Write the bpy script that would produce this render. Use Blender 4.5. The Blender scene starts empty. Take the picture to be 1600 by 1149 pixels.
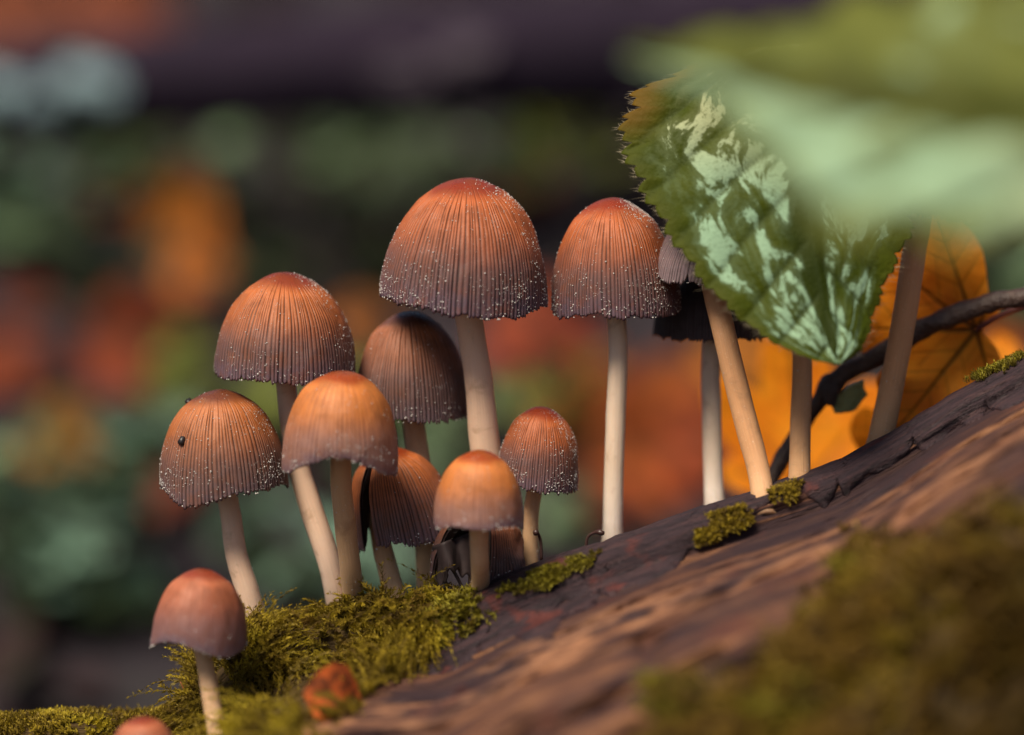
import bpy, math, random
import numpy as np
from mathutils import Vector, Matrix

# ---------------------------------------------------------------- camera, light, exposure
# 1 Blender unit = 1 cm (a macro photograph, picture about 16 cm wide at the focus plane)
SC = bpy.context.scene
SC.unit_settings.system = 'METRIC'
SC.unit_settings.scale_length = 0.01
COL = SC.collection
TILT = math.radians(8.0)
DIST = 45.0
RT = np.array([1.0, 0, 0])
UP = np.array([0, math.sin(TILT), math.cos(TILT)])
FW = np.array([0, math.cos(TILT), -math.sin(TILT)])
CAM = -DIST * FW

cam = bpy.data.cameras.new('camera')
camo = bpy.data.objects.new('camera', cam)
COL.objects.link(camo)
camo.location = CAM.tolist()
camo.rotation_euler = (math.radians(90) - TILT, 0, 0)
cam.sensor_width = 36
cam.lens = 36 * DIST / 16.0
cam.clip_start = 0.5
cam.clip_end = 20000
cam.dof.use_dof = True
cam.dof.focus_distance = DIST - 0.65
cam.dof.aperture_fstop = cam.lens * 1e-3 / 1.75
SC.camera = camo

SUN_DIR = Vector((-0.34, -0.42, 0.80)).normalized()      # towards the sun
SUN_EL = math.asin(SUN_DIR.z)
SUN_AZ = math.atan2(SUN_DIR.x, SUN_DIR.y)
world = bpy.data.worlds.new('World')
SC.world = world
world.use_nodes = True
wn = world.node_tree
sky = wn.nodes.new('ShaderNodeTexSky')
sky.sky_type = 'NISHITA'
sky.sun_disc = False
sky.sun_elevation = SUN_EL
sky.sun_rotation = SUN_AZ
sky.dust_density = 3.0
bg = wn.nodes['Background']
bg.inputs['Strength'].default_value = 0.052
wn.links.new(sky.outputs['Color'], bg.inputs['Color'])
sun = bpy.data.lights.new('sun', 'SUN')
sun.energy = 3.9
sun.angle = math.radians(26)
sun.color = (1.0, 0.87, 0.68)
suno = bpy.data.objects.new('sun', sun)
COL.objects.link(suno)
suno.rotation_euler = SUN_DIR.to_track_quat('Z', 'Y').to_euler()
suno.location = (20, -60, 110)

SC.view_settings.view_transform = 'Standard'
SC.view_settings.look = 'None'
SC.view_settings.gamma = 1
SC.view_settings.exposure = 0.6
SC.render.engine = 'CYCLES'
SC.cycles.use_denoising = True
SC.cycles.max_bounces = 8
SC.cycles.sample_clamp_indirect = 6

# ---------------------------------------------------------------- helpers
rng = np.random.default_rng(7)


def P(px, py, d=0.0):
    """point seen at photo pixel (px, py), d cm beyond the plane 45 cm from the lens"""
    k = (DIST + d) / DIST
    return CAM + FW * (DIST + d) + RT * ((px - 800) / 100 * k) + UP * ((574.5 - py) / 100 * k)


def PV(px, py, d):
    px, py, d = np.broadcast_arrays(np.asarray(px, float), np.asarray(py, float), np.asarray(d, float))
    k = (DIST + d) / DIST
    return (CAM + FW * (DIST + d)[..., None] + RT * ((px - 800) / 100 * k)[..., None]
            + UP * ((574.5 - py) / 100 * k)[..., None])


def _hash(ix, iy, iz, seed):
    n = (ix * 374761393 + iy * 668265263 + iz * 2147483647 + seed * 1274126177) & 0xFFFFFFFF
    n = ((n ^ (n >> 13)) * 1274126177) & 0xFFFFFFFF
    n = ((n ^ (n >> 16)) * 2246822519) & 0xFFFFFFFF
    return ((n ^ (n >> 15)) & 0xFFFF) / 32767.5 - 1.0


def noise(p, scale=1.0, seed=0):
    p = np.asarray(p, float) * scale
    i = np.floor(p).astype(np.int64)
    f = p - i
    f = f * f * (3 - 2 * f)
    r = 0
    for dx in (0, 1):
        wx = f[..., 0] if dx else 1 - f[..., 0]
        for dy in (0, 1):
            wy = f[..., 1] if dy else 1 - f[..., 1]
            for dz in (0, 1):
                wz = f[..., 2] if dz else 1 - f[..., 2]
                r = r + wx * wy * wz * _hash(i[..., 0] + dx, i[..., 1] + dy, i[..., 2] + dz, seed)
    return r


def fbm(p, scale=1.0, seed=0, octs=3):
    a, t, s = 1.0, 0, 0
    for o in range(octs):
        t = t + a * noise(p, scale * 2 ** o, seed + o * 17)
        s += a
        a *= 0.5
    return t / s


def spline(pts, n):
    """Catmull-Rom through pts, n samples"""
    p = np.asarray(pts, float)
    p = np.vstack([2 * p[0] - p[1], p, 2 * p[-1] - p[-2]])
    m = len(p) - 3
    t = np.linspace(0, m - 1e-9, n)
    i = t.astype(int)
    f = (t - i)[:, None]
    a, b, c, d = p[i], p[i + 1], p[i + 2], p[i + 3]
    return 0.5 * (2 * b + (c - a) * f + (2 * a - 5 * b + 4 * c - d) * f ** 2 + (3 * b - a - 3 * c + d) * f ** 3)


def make_obj(name, verts, faces, mat=None, parent=None, org=(0, 0, 0), attrs=None, smooth=True, loc=None):
    """one mesh object; verts are world points, org the world position of its thing"""
    verts = np.asarray(verts, float) - np.asarray(org, float)
    me = bpy.data.meshes.new(name)
    if isinstance(faces, np.ndarray):
        nf, k = faces.shape
        me.vertices.add(len(verts))
        me.vertices.foreach_set('co', verts.astype(np.float32).ravel())
        me.loops.add(nf * k)
        me.loops.foreach_set('vertex_index', faces.astype(np.int32).ravel())
        me.polygons.add(nf)
        me.polygons.foreach_set('loop_start', np.arange(0, nf * k, k, dtype=np.int32))
        me.update(calc_edges=True)
    else:
        me.from_pydata([tuple(v) for v in verts], [], [tuple(f) for f in faces])
        me.update()
    if smooth:
        me.polygons.foreach_set('use_smooth', np.ones(len(me.polygons), dtype=bool))
    for k, v in (attrs or {}).items():
        a = me.attributes.new(k, 'FLOAT', 'POINT')
        a.data.foreach_set('value', np.asarray(v, np.float32).ravel())
    if mat is not None:
        me.materials.append(mat)
    o = bpy.data.objects.new(name, me)
    COL.objects.link(o)
    if parent is not None:
        o.parent = parent
    elif loc is None:
        o.location = tuple(org)
    return o


def thing(name, label, cat, loc, group=None):
    o = bpy.data.objects.new(name, None)
    COL.objects.link(o)
    o.empty_display_size = 0.3
    o.location = tuple(loc)
    o['label'] = label
    o['category'] = cat
    if group:
        o['group'] = group
    return o


def tag(o, label=None, cat=None, group=None, kind=None):
    if label: o['label'] = label
    if cat: o['category'] = cat
    if group: o['group'] = group
    if kind: o['kind'] = kind
    return o


def grid_faces(nu, nv, wrap_v=False):
    u = np.arange(nu - 1)[:, None]
    v = np.arange(nv if wrap_v else nv - 1)[None, :]
    v2 = (v + 1) % nv
    a = u * nv + v
    b = u * nv + v2
    c = (u + 1) * nv + v2
    d = (u + 1) * nv + v
    return np.stack([a, b, c, d], -1).reshape(-1, 4)


def frames(path):
    """tangent, normal, binormal along a path"""
    t = np.gradient(path, axis=0)
    t /= np.linalg.norm(t, axis=1)[:, None]
    ref = np.array([0.1, -1.0, 0.15])
    n = ref - t * (t @ ref)[:, None]
    n /= np.linalg.norm(n, axis=1)[:, None]
    b = np.cross(t, n)
    return t, n, b


def tube(path, radii, sides=16, rough=0.0, seed=0, rs=3.0):
    path = np.asarray(path, float)
    radii = np.broadcast_to(np.asarray(radii, float), (len(path),))
    t, n, b = frames(path)
    a = np.linspace(0, 2 * np.pi, sides, endpoint=False)
    dirs = n[:, None, :] * np.cos(a)[None, :, None] + b[:, None, :] * np.sin(a)[None, :, None]
    r = np.repeat(radii[:, None], sides, 1)
    if rough:
        q = path[:, None, :] + dirs * r[..., None]
        r = r * (1 + rough * fbm(q, rs, seed))
    v = path[:, None, :] + dirs * r[..., None]
    f = grid_faces(len(path), sides, True)
    V = v.reshape(-1, 3)
    V = np.vstack([V, path[0], path[-1]])
    c0, c1 = len(V) - 2, len(V) - 1
    j = np.arange(sides)
    j2 = (j + 1) % sides
    e = (len(path) - 1) * sides
    caps = np.concatenate([np.stack([j2, j, np.full(sides, c0), np.full(sides, c0)], -1),
                           np.stack([e + j, e + j2, np.full(sides, c1), np.full(sides, c1)], -1)])
    faces = [tuple(x) for x in f] + [tuple(x[:3]) for x in caps]
    return V, faces


# ---------------------------------------------------------------- material helpers
class NT:
    def __init__(s, name):
        s.mat = bpy.data.materials.new(name)
        s.mat.use_nodes = True
        s.t = s.mat.node_tree
        s.b = s.t.nodes['Principled BSDF']

    def n(s, typ, **kw):
        nd = s.t.nodes.new(typ)
        for k, v in kw.items():
            setattr(nd, k, v)
        return nd

    def set(s, sock, v):
        if hasattr(v, 'outputs'):
            v = v.outputs[0]
        if isinstance(v, bpy.types.NodeSocket):
            s.t.links.new(v, sock)
        elif isinstance(v, (tuple, list)) and len(v) == 3 and sock.type == 'RGBA':
            sock.default_value = (*v, 1)
        else:
            sock.default_value = v
        return s

    def attr(s, name):
        return s.n('ShaderNodeAttribute', attribute_name=name).outputs['Fac']

    def math(s, op, a, b=0.0, c=0.0, clamp=False):
        m = s.n('ShaderNodeMath', operation=op, use_clamp=clamp)
        s.set(m.inputs[0], a)
        s.set(m.inputs[1], b)
        s.set(m.inputs[2], c)
        return m.outputs[0]

    def ramp(s, fac, stops, interp='LINEAR'):
        r = s.n('ShaderNodeValToRGB')
        r.color_ramp.interpolation = interp
        e = r.color_ramp.elements
        while len(e) < len(stops):
            e.new(0.5)
        for el, (p, c) in zip(e, stops):
            el.position = p
            el.color = (*c, 1) if len(c) == 3 else c
        s.set(r.inputs[0], fac)
        return r.outputs[0]

    def step(s, fac, a, b):
        m = s.n('ShaderNodeMapRange', interpolation_type='SMOOTHSTEP')
        s.set(m.inputs[0], fac)
        m.inputs[1].default_value = a
        m.inputs[2].default_value = b
        return m.outputs[0]

    def mix(s, fac, a, b, mode='MIX'):
        m = s.n('ShaderNodeMix', data_type='RGBA', blend_type=mode)
        s.set(m.inputs[0], fac)
        s.set(m.inputs[6], a)
        s.set(m.inputs[7], b)
        return m.outputs[2]

    def coord(s, kind='Object'):
        return s.n('ShaderNodeTexCoord').outputs[kind]

    def noise(s, vec, scale, detail=3, rough=0.55, dist=0.0, out='Fac'):
        t = s.n('ShaderNodeTexNoise')
        if vec is not None:
            s.set(t.inputs['Vector'], vec)
        t.inputs['Scale'].default_value = scale
        t.inputs['Detail'].default_value = detail
        t.inputs['Roughness'].default_value = rough
        t.inputs['Distortion'].default_value = dist
        return t.outputs[out]

    def xyz(s, x, y, z=0.0):
        c = s.n('ShaderNodeCombineXYZ')
        for i, v in enumerate((x, y, z)):
            s.set(c.inputs[i], v)
        return c.outputs[0]

    def bump(s, h, strength, dist, normal=None):
        b = s.n('ShaderNodeBump')
        b.inputs['Strength'].default_value = strength
        b.inputs['Distance'].default_value = dist
        s.set(b.inputs['Height'], h)
        if normal is not None:
            s.set(b.inputs['Normal'], normal)
        return b.outputs[0]

    def out(s, color=None, rough=None, normal=None, sss=0.0, sssr=None, spec=None, coat=0.0, sheen=0.0, sss_scale=0.1):
        i = s.b.inputs
        if color is not None: s.set(i['Base Color'], color)
        if rough is not None: s.set(i['Roughness'], rough)
        if normal is not None: s.set(i['Normal'], normal)
        if sss:
            i['Subsurface Weight'].default_value = sss
            i['Subsurface Radius'].default_value = sssr or (1.0, 0.45, 0.25)
            i['Subsurface Scale'].default_value = sss_scale
        if spec is not None: i['Specular IOR Level'].default_value = spec
        if coat:
            i['Coat Weight'].default_value = coat
            i['Coat Roughness'].default_value = 0.25
        if sheen:
            i['Sheen Weight'].default_value = sheen
        return s.mat


def mat_flat(name, c, rough=0.6, var=0.3, scale=3.0, sss=0.0, spec=0.5):
    m = NT(name)
    n = m.noise(m.coord(), scale, 4)
    col = m.mix(n, tuple(x * (1 - var) for x in c), tuple(min(1, x * (1 + var)) for x in c))
    nm = m.bump(n, 0.4, 0.02)
    return m.out(col, rough, nm, sss=sss, spec=spec)


def translucent_leaf(m, col, rough, normal, amount, tint):
    """leaf: principled front plus a translucent lobe"""
    m.out(col, rough, normal, spec=0.2)
    tr = m.n('ShaderNodeBsdfTranslucent')
    m.set(tr.inputs['Color'], m.mix(1.0, col, tint, 'MULTIPLY'))
    if normal is not None:
        m.set(tr.inputs['Normal'], normal)
    mx = m.n('ShaderNodeMixShader')
    mx.inputs[0].default_value = amount
    m.t.links.new(m.b.outputs[0], mx.inputs[1])
    m.t.links.new(tr.outputs[0], mx.inputs[2])
    m.t.links.new(mx.outputs[0], m.t.nodes['Material Output'].inputs['Surface'])
    return m.mat


# ---------------------------------------------------------------- materials
def cap_material(name, top, mid, low, rim, lo=0.5, hi=0.85, disc=0.19, groove_dark=0.10):
    m = NT(name)
    v, g = m.attr('v'), m.attr('groove')
    co = m.coord()
    wob = m.noise(co, 1.6, 4)
    vv = m.math('ADD', v, m.math('MULTIPLY', m.math('SUBTRACT', wob, 0.5), 0.22))
    col = m.ramp(vv, [(0.0, tuple(0.6 * c for c in top)), (disc, top), (disc + 0.17, mid),
                      (lo, tuple(0.8 * c for c in mid)), (hi, low), (1.0, rim)], 'EASE')
    fine = m.noise(co, 26, 4, 0.65)
    patch = m.noise(co, 3.2, 4, 0.6, 0.4)
    col = m.mix(m.math('MULTIPLY', m.step(patch, 0.45, 0.7), 0.5), col, tuple(0.35 * c for c in mid))
    col = m.mix(m.math('MULTIPLY', fine, 0.55), col, tuple(0.45 * c for c in mid), 'MIX')
    # pale mealy bloom in fine flecks
    fl = m.step(m.noise(co, 60, 2), 0.6, 0.78)
    col = m.mix(m.math('MULTIPLY', fl, 0.12), col, (0.5, 0.38, 0.32))
    gd = m.mix(g, (1, 1, 1), (groove_dark, groove_dark * 0.8, groove_dark * 0.85))
    col = m.mix(1.0, col, gd, 'MULTIPLY')
    h = m.math('ADD', fine, m.math('MULTIPLY', m.noise(co, 90, 2), 0.5))
    nm = m.bump(h, 0.5, 0.012)
    rough = m.math('ADD', 0.27, m.math('MULTIPLY', m.step(v, 0.08, 0.4), 0.28))
    rough = m.math('ADD', rough, m.math('MULTIPLY', m.math('SUBTRACT', patch, 0.5), 0.55), clamp=True)
    return m.out(col, rough, nm, sss=0.15, sssr=(1.0, 0.4, 0.2), sss_scale=0.05, spec=0.42)


def stem_material(name, base, up, lowc):
    m = NT(name)
    h, a = m.attr('h'), m.attr('ang')
    fib = m.noise(m.xyz(m.math('MULTIPLY', a, 9.0), m.math('MULTIPLY', h, 2.2)), 2.0, 4, 0.6)
    co = m.coord()
    col = m.ramp(h, [(0.0, (0.16, 0.085, 0.045)), (0.05, tuple(0.75 * c for c in lowc)), (0.12, lowc), (0.3, base), (0.72, base), (1.0, up)])  # top end browner: the cap's shade is put into the stem colour
    col = m.mix(m.math('MULTIPLY', m.step(fib, 0.3, 0.75), 0.28), col, tuple(0.55 * c for c in base))
    st = m.noise(co, 2.4, 5, 0.65, 0.5)
    col = m.mix(m.math('MULTIPLY', m.step(st, 0.54, 0.72), 0.45), col, (0.30, 0.16, 0.085))
    sp = m.step(m.noise(co, 34, 2), 0.66, 0.75)
    col = m.mix(m.math('MULTIPLY', sp, 0.4), col, (0.82, 0.76, 0.66))
    nm = m.bump(m.math('ADD', fib, m.math('MULTIPLY', m.noise(co, 50, 3), 0.5)), 0.8, 0.016)
    return m.out(col, 0.5, nm, sss=0.3, sssr=(1.0, 0.6, 0.35), sss_scale=0.12, spec=0.4)


def gill_material():
    m = NT('gill_dark')
    n = m.noise(m.coord(), 8, 3)
    return m.out(m.mix(n, (0.016, 0.010, 0.012), (0.05, 0.03, 0.03)), 0.7)


def granule_material():
    m = NT('mica_granule')
    m.out((0.78, 0.76, 0.74), 0.12, spec=0.8)
    m.b.inputs['Transmission Weight'].default_value = 0.25
    m.b.inputs['IOR'].default_value = 1.4
    return m.mat


M_GILL = gill_material()
M_GRAN = granule_material()
M_GRAN_T = NT('mica_granule_tan').out((0.6, 0.42, 0.3), 0.2, spec=0.7)
M_SPECK = mat_flat('dark_speck', (0.012, 0.008, 0.008), 0.4)


def wood_material():
    m = NT('weathered_wood')
    s, t, mo = m.attr('s'), m.attr('t'), m.attr('mossy')
    co = m.coord()
    gv = m.xyz(m.math('MULTIPLY', s, 0.28), m.math('MULTIPLY', t, 2.2))
    g1 = m.noise(gv, 1.6, 5, 0.6, 0.4)
    g2 = m.noise(gv, 7.0, 4, 0.6, 0.2)
    big = m.noise(m.xyz(m.math('MULTIPLY', s, 0.22), m.math('MULTIPLY', t, 0.85)), 1.1, 4, 0.6, 0.6)
    col = m.ramp(g1, [(0.28, (0.018, 0.010, 0.014)), (0.43, (0.075, 0.032, 0.026)), (0.54, (0.20, 0.082, 0.042)),
                      (0.66, (0.50, 0.23, 0.10)), (0.9, (0.18, 0.07, 0.04))])
    col = m.mix(m.math('MULTIPLY', m.step(g2, 0.5, 0.75), 0.55), col, (0.05, 0.022, 0.022))
    # damp reddish and dark stains
    col = m.mix(m.math('MULTIPLY', m.step(big, 0.45, 0.56), 0.85), col, (0.030, 0.017, 0.024))
    red = m.noise(co, 0.9, 3, 0.6)
    col = m.mix(m.math('MULTIPLY', m.step(red, 0.55, 0.72), 0.35), col, (0.20, 0.05, 0.028))
    sun_band = m.math('MULTIPLY', m.step(t, 8.8, 9.6), m.math('SUBTRACT', 1.0, m.step(t, 9.9, 10.8)))  # sunlight on the upward-facing ridge, painted as a paler band
    sun_band = m.math('MULTIPLY', sun_band, m.step(m.noise(m.xyz(m.math('MULTIPLY', s, 0.5), m.math('MULTIPLY', t, 1.6)), 1.0, 4), 0.42, 0.60))
    col = m.mix(m.math('MULTIPLY', sun_band, 0.75), m.mix(0.55, col, (0.022, 0.013, 0.016)), m.mix(m.step(g2, 0.35, 0.65), (0.48, 0.23, 0.115), (0.11, 0.046, 0.03)))  # wood off the ridge painted darker, as the less lit part
    md = m.mix(m.noise(co, 1.7, 4), (0.025, 0.015, 0.012), (0.10, 0.06, 0.012))
    col = m.mix(mo, col, md)
    nm = m.bump(m.math('ADD', g1, m.math('MULTIPLY', g2, 0.6)), 0.9, 0.12)
    return m.out(col, 0.7, nm, spec=0.2)


def bark_material():
    m = NT('wet_dark_bark')
    s, t = m.attr('s'), m.attr('t')
    co = m.coord()
    gv = m.xyz(m.math('MULTIPLY', s, 0.5), m.math('MULTIPLY', t, 2.5))
    g1 = m.noise(gv, 2.4, 5, 0.65, 0.5)
    col = m.ramp(g1, [(0.25, (0.010, 0.007, 0.010)), (0.5, (0.034, 0.020, 0.026)), (0.75, (0.075, 0.036, 0.036))])
    red = m.step(m.noise(co, 1.3, 3), 0.60, 0.7)
    col = m.mix(m.math('MULTIPLY', red, 0.5), col, (0.14, 0.03, 0.02))
    crack = m.noise(m.xyz(m.math('MULTIPLY', s, 3.0), m.math('MULTIPLY', t, 9.0)), 1.6, 5, 0.7, 0.3)
    col = m.mix(m.math('SUBTRACT', 1.0, m.step(crack, 0.34, 0.46)), col, (0.005, 0.004, 0.005))
    nm = m.bump(m.math('ADD', m.math('MULTIPLY', crack, 1.5), m.noise(co, 22, 4)), 0.8, 0.035)
    return m.out(col, 0.6, nm, spec=0.25)


def moss_material(name, dark, pale_tone, lime, rough=0.55):
    m = NT(name)
    tnt, h = m.attr('tint'), m.attr('h')
    col = m.mix(tnt, dark, pale_tone)  # each shoot gets a random tone between dark and pale
    big = m.noise(m.coord(), 1.1, 2)
    col = m.mix(m.math('MULTIPLY', m.step(big, 0.48, 0.7), 0.8), col, lime)
    dead = m.step(m.noise(m.coord(), 1.7, 3), 0.56, 0.68)
    col = m.mix(m.math('MULTIPLY', dead, 0.65), col, (0.13, 0.062, 0.016))
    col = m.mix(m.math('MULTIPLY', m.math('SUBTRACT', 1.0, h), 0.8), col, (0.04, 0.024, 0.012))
    return translucent_leaf(m, col, rough, None, 0.25, (1, 1, 0.7))


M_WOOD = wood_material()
M_BARK = bark_material()
M_MOSS = moss_material('feather_moss', (0.09, 0.055, 0.012), (0.44, 0.32, 0.025), (0.58, 0.46, 0.03))
M_MOSS_BROWN = moss_material('olive_brown_moss', (0.085, 0.046, 0.014), (0.27, 0.16, 0.020), (0.30, 0.215, 0.02))
M_MOSS_LIME = moss_material('lime_moss', (0.12, 0.095, 0.012), (0.31, 0.27, 0.022), (0.38, 0.33, 0.026))


def floor_material():
    m = NT('forest_soil')
    co = m.coord()
    n = m.noise(co, 0.12, 5, 0.6)
    n2 = m.noise(co, 0.9, 4)
    col = m.ramp(n, [(0.3, (0.010, 0.007, 0.013)), (0.5, (0.014, 0.010, 0.017)), (0.7, (0.015, 0.015, 0.014))])
    col = m.mix(m.math('MULTIPLY', n2, 0.5), col, (0.018, 0.010, 0.014))
    return m.out(col, 0.95, m.bump(n2, 0.6, 0.5))


def object_leaf_material():
    """one leaf material tinted by each object's own colour"""
    m = NT('tinted_leaf')
    oi = m.n('ShaderNodeObjectInfo')
    co = m.coord()
    n = m.noise(co, 4.0, 3)
    col = m.mix(m.math('MULTIPLY', m.step(n, 0.4, 0.62), 0.75), oi.outputs['Color'], (0.03, 0.018, 0.014))
    col = m.mix(m.math('MULTIPLY', m.attr('vein'), 0.5), col, (0.08, 0.05, 0.02))
    m.b.inputs['Specular IOR Level'].default_value = 0.12
    return translucent_leaf(m, col, 0.75, None, 0.3, (1, 0.9, 0.6))


M_FLOOR = floor_material()
M_TLEAF = object_leaf_material()


def variegated_leaf_material(name, silver, dark, pale_tone, thr, upper_green=0.0, rib=0.16, nsc=1.3):
    m = NT(name)
    u, v, ve = m.attr('u'), m.attr('v'), m.attr('vein')
    co = m.coord()
    side = m.math('MULTIPLY', v, 3.4)
    uv = m.xyz(m.math('MULTIPLY', u, 5.0), side)
    n1 = m.noise(uv, nsc, 6, 0.64, 0.6)
    n2 = m.noise(uv, 5.0, 3, 0.6)
    av = m.math('ABSOLUTE', v)
    # the silver blotches keep to the panels between midrib and margin
    band = m.math('MULTIPLY', m.step(av, 0.03, rib), m.math('SUBTRACT', 1.0, m.step(av, 0.74, 1.0)))
    f = m.math('ADD', m.math('MULTIPLY', n1, 1.0), m.math('MULTIPLY', m.math('SUBTRACT', band, 1.0), 0.28))
    f = m.math('SUBTRACT', f, m.math('MULTIPLY', ve, 0.03))
    f = m.math('SUBTRACT', f, m.math('MULTIPLY', m.step(m.math('MULTIPLY', v, -1.0), 0.0, 0.2), 0.16 * upper_green))
    f = m.math('ADD', f, m.math('MULTIPLY', m.step(v, 0.2, 0.5), 0.07 * upper_green))
    blot = m.step(f, thr, thr + 0.06)
    blot = m.math('MULTIPLY', blot, m.math('SUBTRACT', 1.0, m.math('MULTIPLY', m.step(m.noise(co, 11, 4, 0.7), 0.52, 0.68), 0.65)))
    blot = m.math('MULTIPLY', blot, m.math('SUBTRACT', 1.0, m.math('MULTIPLY', ve, 0.3)))
    blot = m.math('MAXIMUM', blot, m.math('MULTIPLY', m.step(f, thr - 0.11, thr + 0.02), 0.12))
    green = m.mix(m.noise(co, 2.2, 4), dark, pale_tone)  # green varies by noise between a dark and a pale tone
    green = m.mix(m.math('MULTIPLY', m.step(av, 0.85, 1.0), 0.3), green, (0.09, 0.09, 0.010))
    green = m.mix(m.math('SUBTRACT', 0.7, m.math('MULTIPLY', m.step(av, 0.05, 0.3), 0.7)), green, tuple(0.7 * c for c in dark))  # green darkest along the midrib, with the fold's shade painted in
    sil = m.mix(m.noise(co, 3.0, 3), silver, tuple(0.72 * c for c in silver))
    sil = m.mix(m.math('MULTIPLY', m.math('SUBTRACT', 1.0, m.step(u, 0.15, 0.5)), 0.75), sil, (0.42, 0.40, 0.20))
    spots = m.step(n2, 0.66, 0.74)
    sil = m.mix(m.math('MULTIPLY', spots, 0.8), sil, (0.12, 0.12, 0.035))
    col = m.mix(blot, green, sil)
    # rusty old corner
    rust = m.math('MULTIPLY', m.step(m.math('MULTIPLY', v, -1.0), 0.75, 1.0), m.math('SUBTRACT', 1.0, m.step(u, 0.22, 0.32)))
    col = m.mix(m.math('MULTIPLY', rust, 0.7), col, (0.15, 0.07, 0.008))
    col = m.mix(m.math('MULTIPLY', ve, 0.65), col, (0.028, 0.042, 0.010))
    nm = m.bump(m.math('ADD', m.noise(co, 14, 4), m.math('MULTIPLY', ve, -0.6)), 0.6, 0.03)
    r_ = translucent_leaf(m, col, 0.6, nm, 0.2, (0.9, 1, 0.3))
    m.b.inputs['Specular IOR Level'].default_value = 0.1
    return r_


def orange_leaf_material():
    m = NT('autumn_orange_leaf')
    co = m.coord()
    ve = m.attr('vein')
    n = m.noise(co, 0.9, 4)
    col = m.ramp(n, [(0.3, (0.78, 0.21, 0.010)), (0.5, (0.90, 0.34, 0.014)), (0.7, (0.95, 0.46, 0.03))])
    sp = m.step(m.noise(co, 5.5, 3, 0.6), 0.64, 0.72)
    col = m.mix(m.math('MULTIPLY', sp, 0.6), col, (0.16, 0.035, 0.015))
    col = m.mix(m.math('MULTIPLY', ve, 0.95), col, (0.030, 0.008, 0.008))
    nm = m.bump(m.noise(co, 9, 4), 0.6, 0.03)
    return translucent_leaf(m, col, 0.5, nm, 0.45, (1, 0.85, 0.5))


M_ORANGE = orange_leaf_material()

# ---------------------------------------------------------------- the ground
def floor_z(y):
    y = np.asarray(y, float)
    z = -17.3 + (y - 18) * 0.27
    z = np.where(y < 5, -20.81, z)
    return np.minimum(z, 160)


def floor_height(x, y):
    q = np.stack([x, y, 0 * x], -1)
    return floor_z(y) + 0.9 * fbm(q, 0.12, 3) + 0.35 * fbm(q, 0.5, 9)


gx = np.concatenate([-np.geomspace(3000, 70, 14), np.linspace(-66, 66, 110), np.geomspace(70, 3000, 14)])
gy = np.concatenate([-np.geomspace(3000, 45, 14), np.linspace(-40, 130, 150), np.geomspace(135, 3000, 20)])
X, Y = np.meshgrid(gx, gy, indexing='ij')
o = make_obj('forest_floor', np.stack([X, Y, floor_height(X, Y)], -1).reshape(-1, 3), grid_faces(len(gx), len(gy)), M_FLOOR)
tag(o, 'dark forest floor of damp soil rising into a bank', 'forest floor', kind='structure')


def floor_hit(px, py):
    d = P(px, py, 0) - CAM
    d /= np.linalg.norm(d)
    t = np.linspace(50, 500, 4000)
    q = CAM + d * t[:, None]
    below = q[:, 2] < floor_height(q[:, 0], q[:, 1])
    i = int(np.argmax(below)) if below.any() else len(t) - 1
    return q[i]


def depth_of(p):
    return float((np.asarray(p) - CAM) @ FW - DIST)


# ---------------------------------------------------------------- the mossy log
CREST_X = [-700, -200, 0, 150, 250, 300, 350, 420, 480, 560, 690, 820, 960, 1110, 1250, 1310, 1400, 1500, 1600, 1900, 2600]
CREST_Y = [1180, 1135, 1122, 1116, 1120, 1092, 1035, 992, 965, 955, 955, 897, 847, 795, 752, 730, 680, 617, 565, 430, 150]
SHIFT_X = [-300, 300, 600, 760, 1050, 1300, 1500, 1700]
SHIFT_D = [-0.6, -0.1, -0.2, -1.0, -1.1, -0.6, -0.45, -0.4]
QP = np.array([0, 1, 2, 3, 4, 5, 6, 7, 8, 9, 10, 11, 12, 13, 14, 15], float)
QO = np.array([13, 8.0, 3.4, 1.1, 0.30, 0.0, 0.02, 0.22, 0.62, 0.92, 1.35, 1.95, 3.0, 5.2, 9.0, 14.0])
QD = np.array([8.5, 8.0, 6.2, 3.6, 1.7, 0.6, -0.15, -0.6, -0.8, -1.9, -3.7, -5.4, -7.3, -9.2, -10.4, -11.0])
_qq = np.linspace(0, 15, 301)
_sp = spline(np.stack([QO, QD, QP], -1), 301)


def LS(x, q):
    """log surface: x = station (photo px at the crest), q = place round the section (5.5 crest, larger = front)"""
    x, q = np.broadcast_arrays(np.asarray(x, float), np.asarray(q, float))
    off = np.interp(q, _qq, _sp[:, 0])
    d = np.interp(q, _qq, _sp[:, 1])
    cy = 0
    for w, dx in ((0.25, -18), (0.5, 0), (0.25, 18)):
        cy = cy + w * np.interp(x + dx, CREST_X, CREST_Y)
    widen = np.interp(x, [300, 700, 1600], [1.35, 1.15, 0.85])
    off = np.where(off > 0, off * widen, off)
    d = d + np.interp(x, SHIFT_X, SHIFT_D)
    base = PV(x, cy + off * 100, d)
    sc = np.stack([x / 100 * 0.35, q * 1.1, 0 * x], -1)
    rid = np.abs(fbm(np.stack([x / 100 * 0.33, q * 2.4 + 0.25 * x / 100 * 0.3, 0 * x], -1), 1.0, 77, 4))
    lump = 0.12 * fbm(sc, 1.0, 31, 3) - 0.16 * (np.clip(0.22 - rid, 0, 1) / 0.22) ** 1.3 + 0.04 * fbm(np.stack([x / 100 * 1.5, q * 9, 0 * x], -1), 1.0, 79, 3)
    lump = lump * np.interp(q, [0, 5, 8, 9.2, 11, 15], [2, 0.3, 0.3, 1.1, 2.0, 3.0])
    # small hole in the wood face
    return base - FW * lump[..., None] + UP * (0.5 * lump)[..., None]


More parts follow.
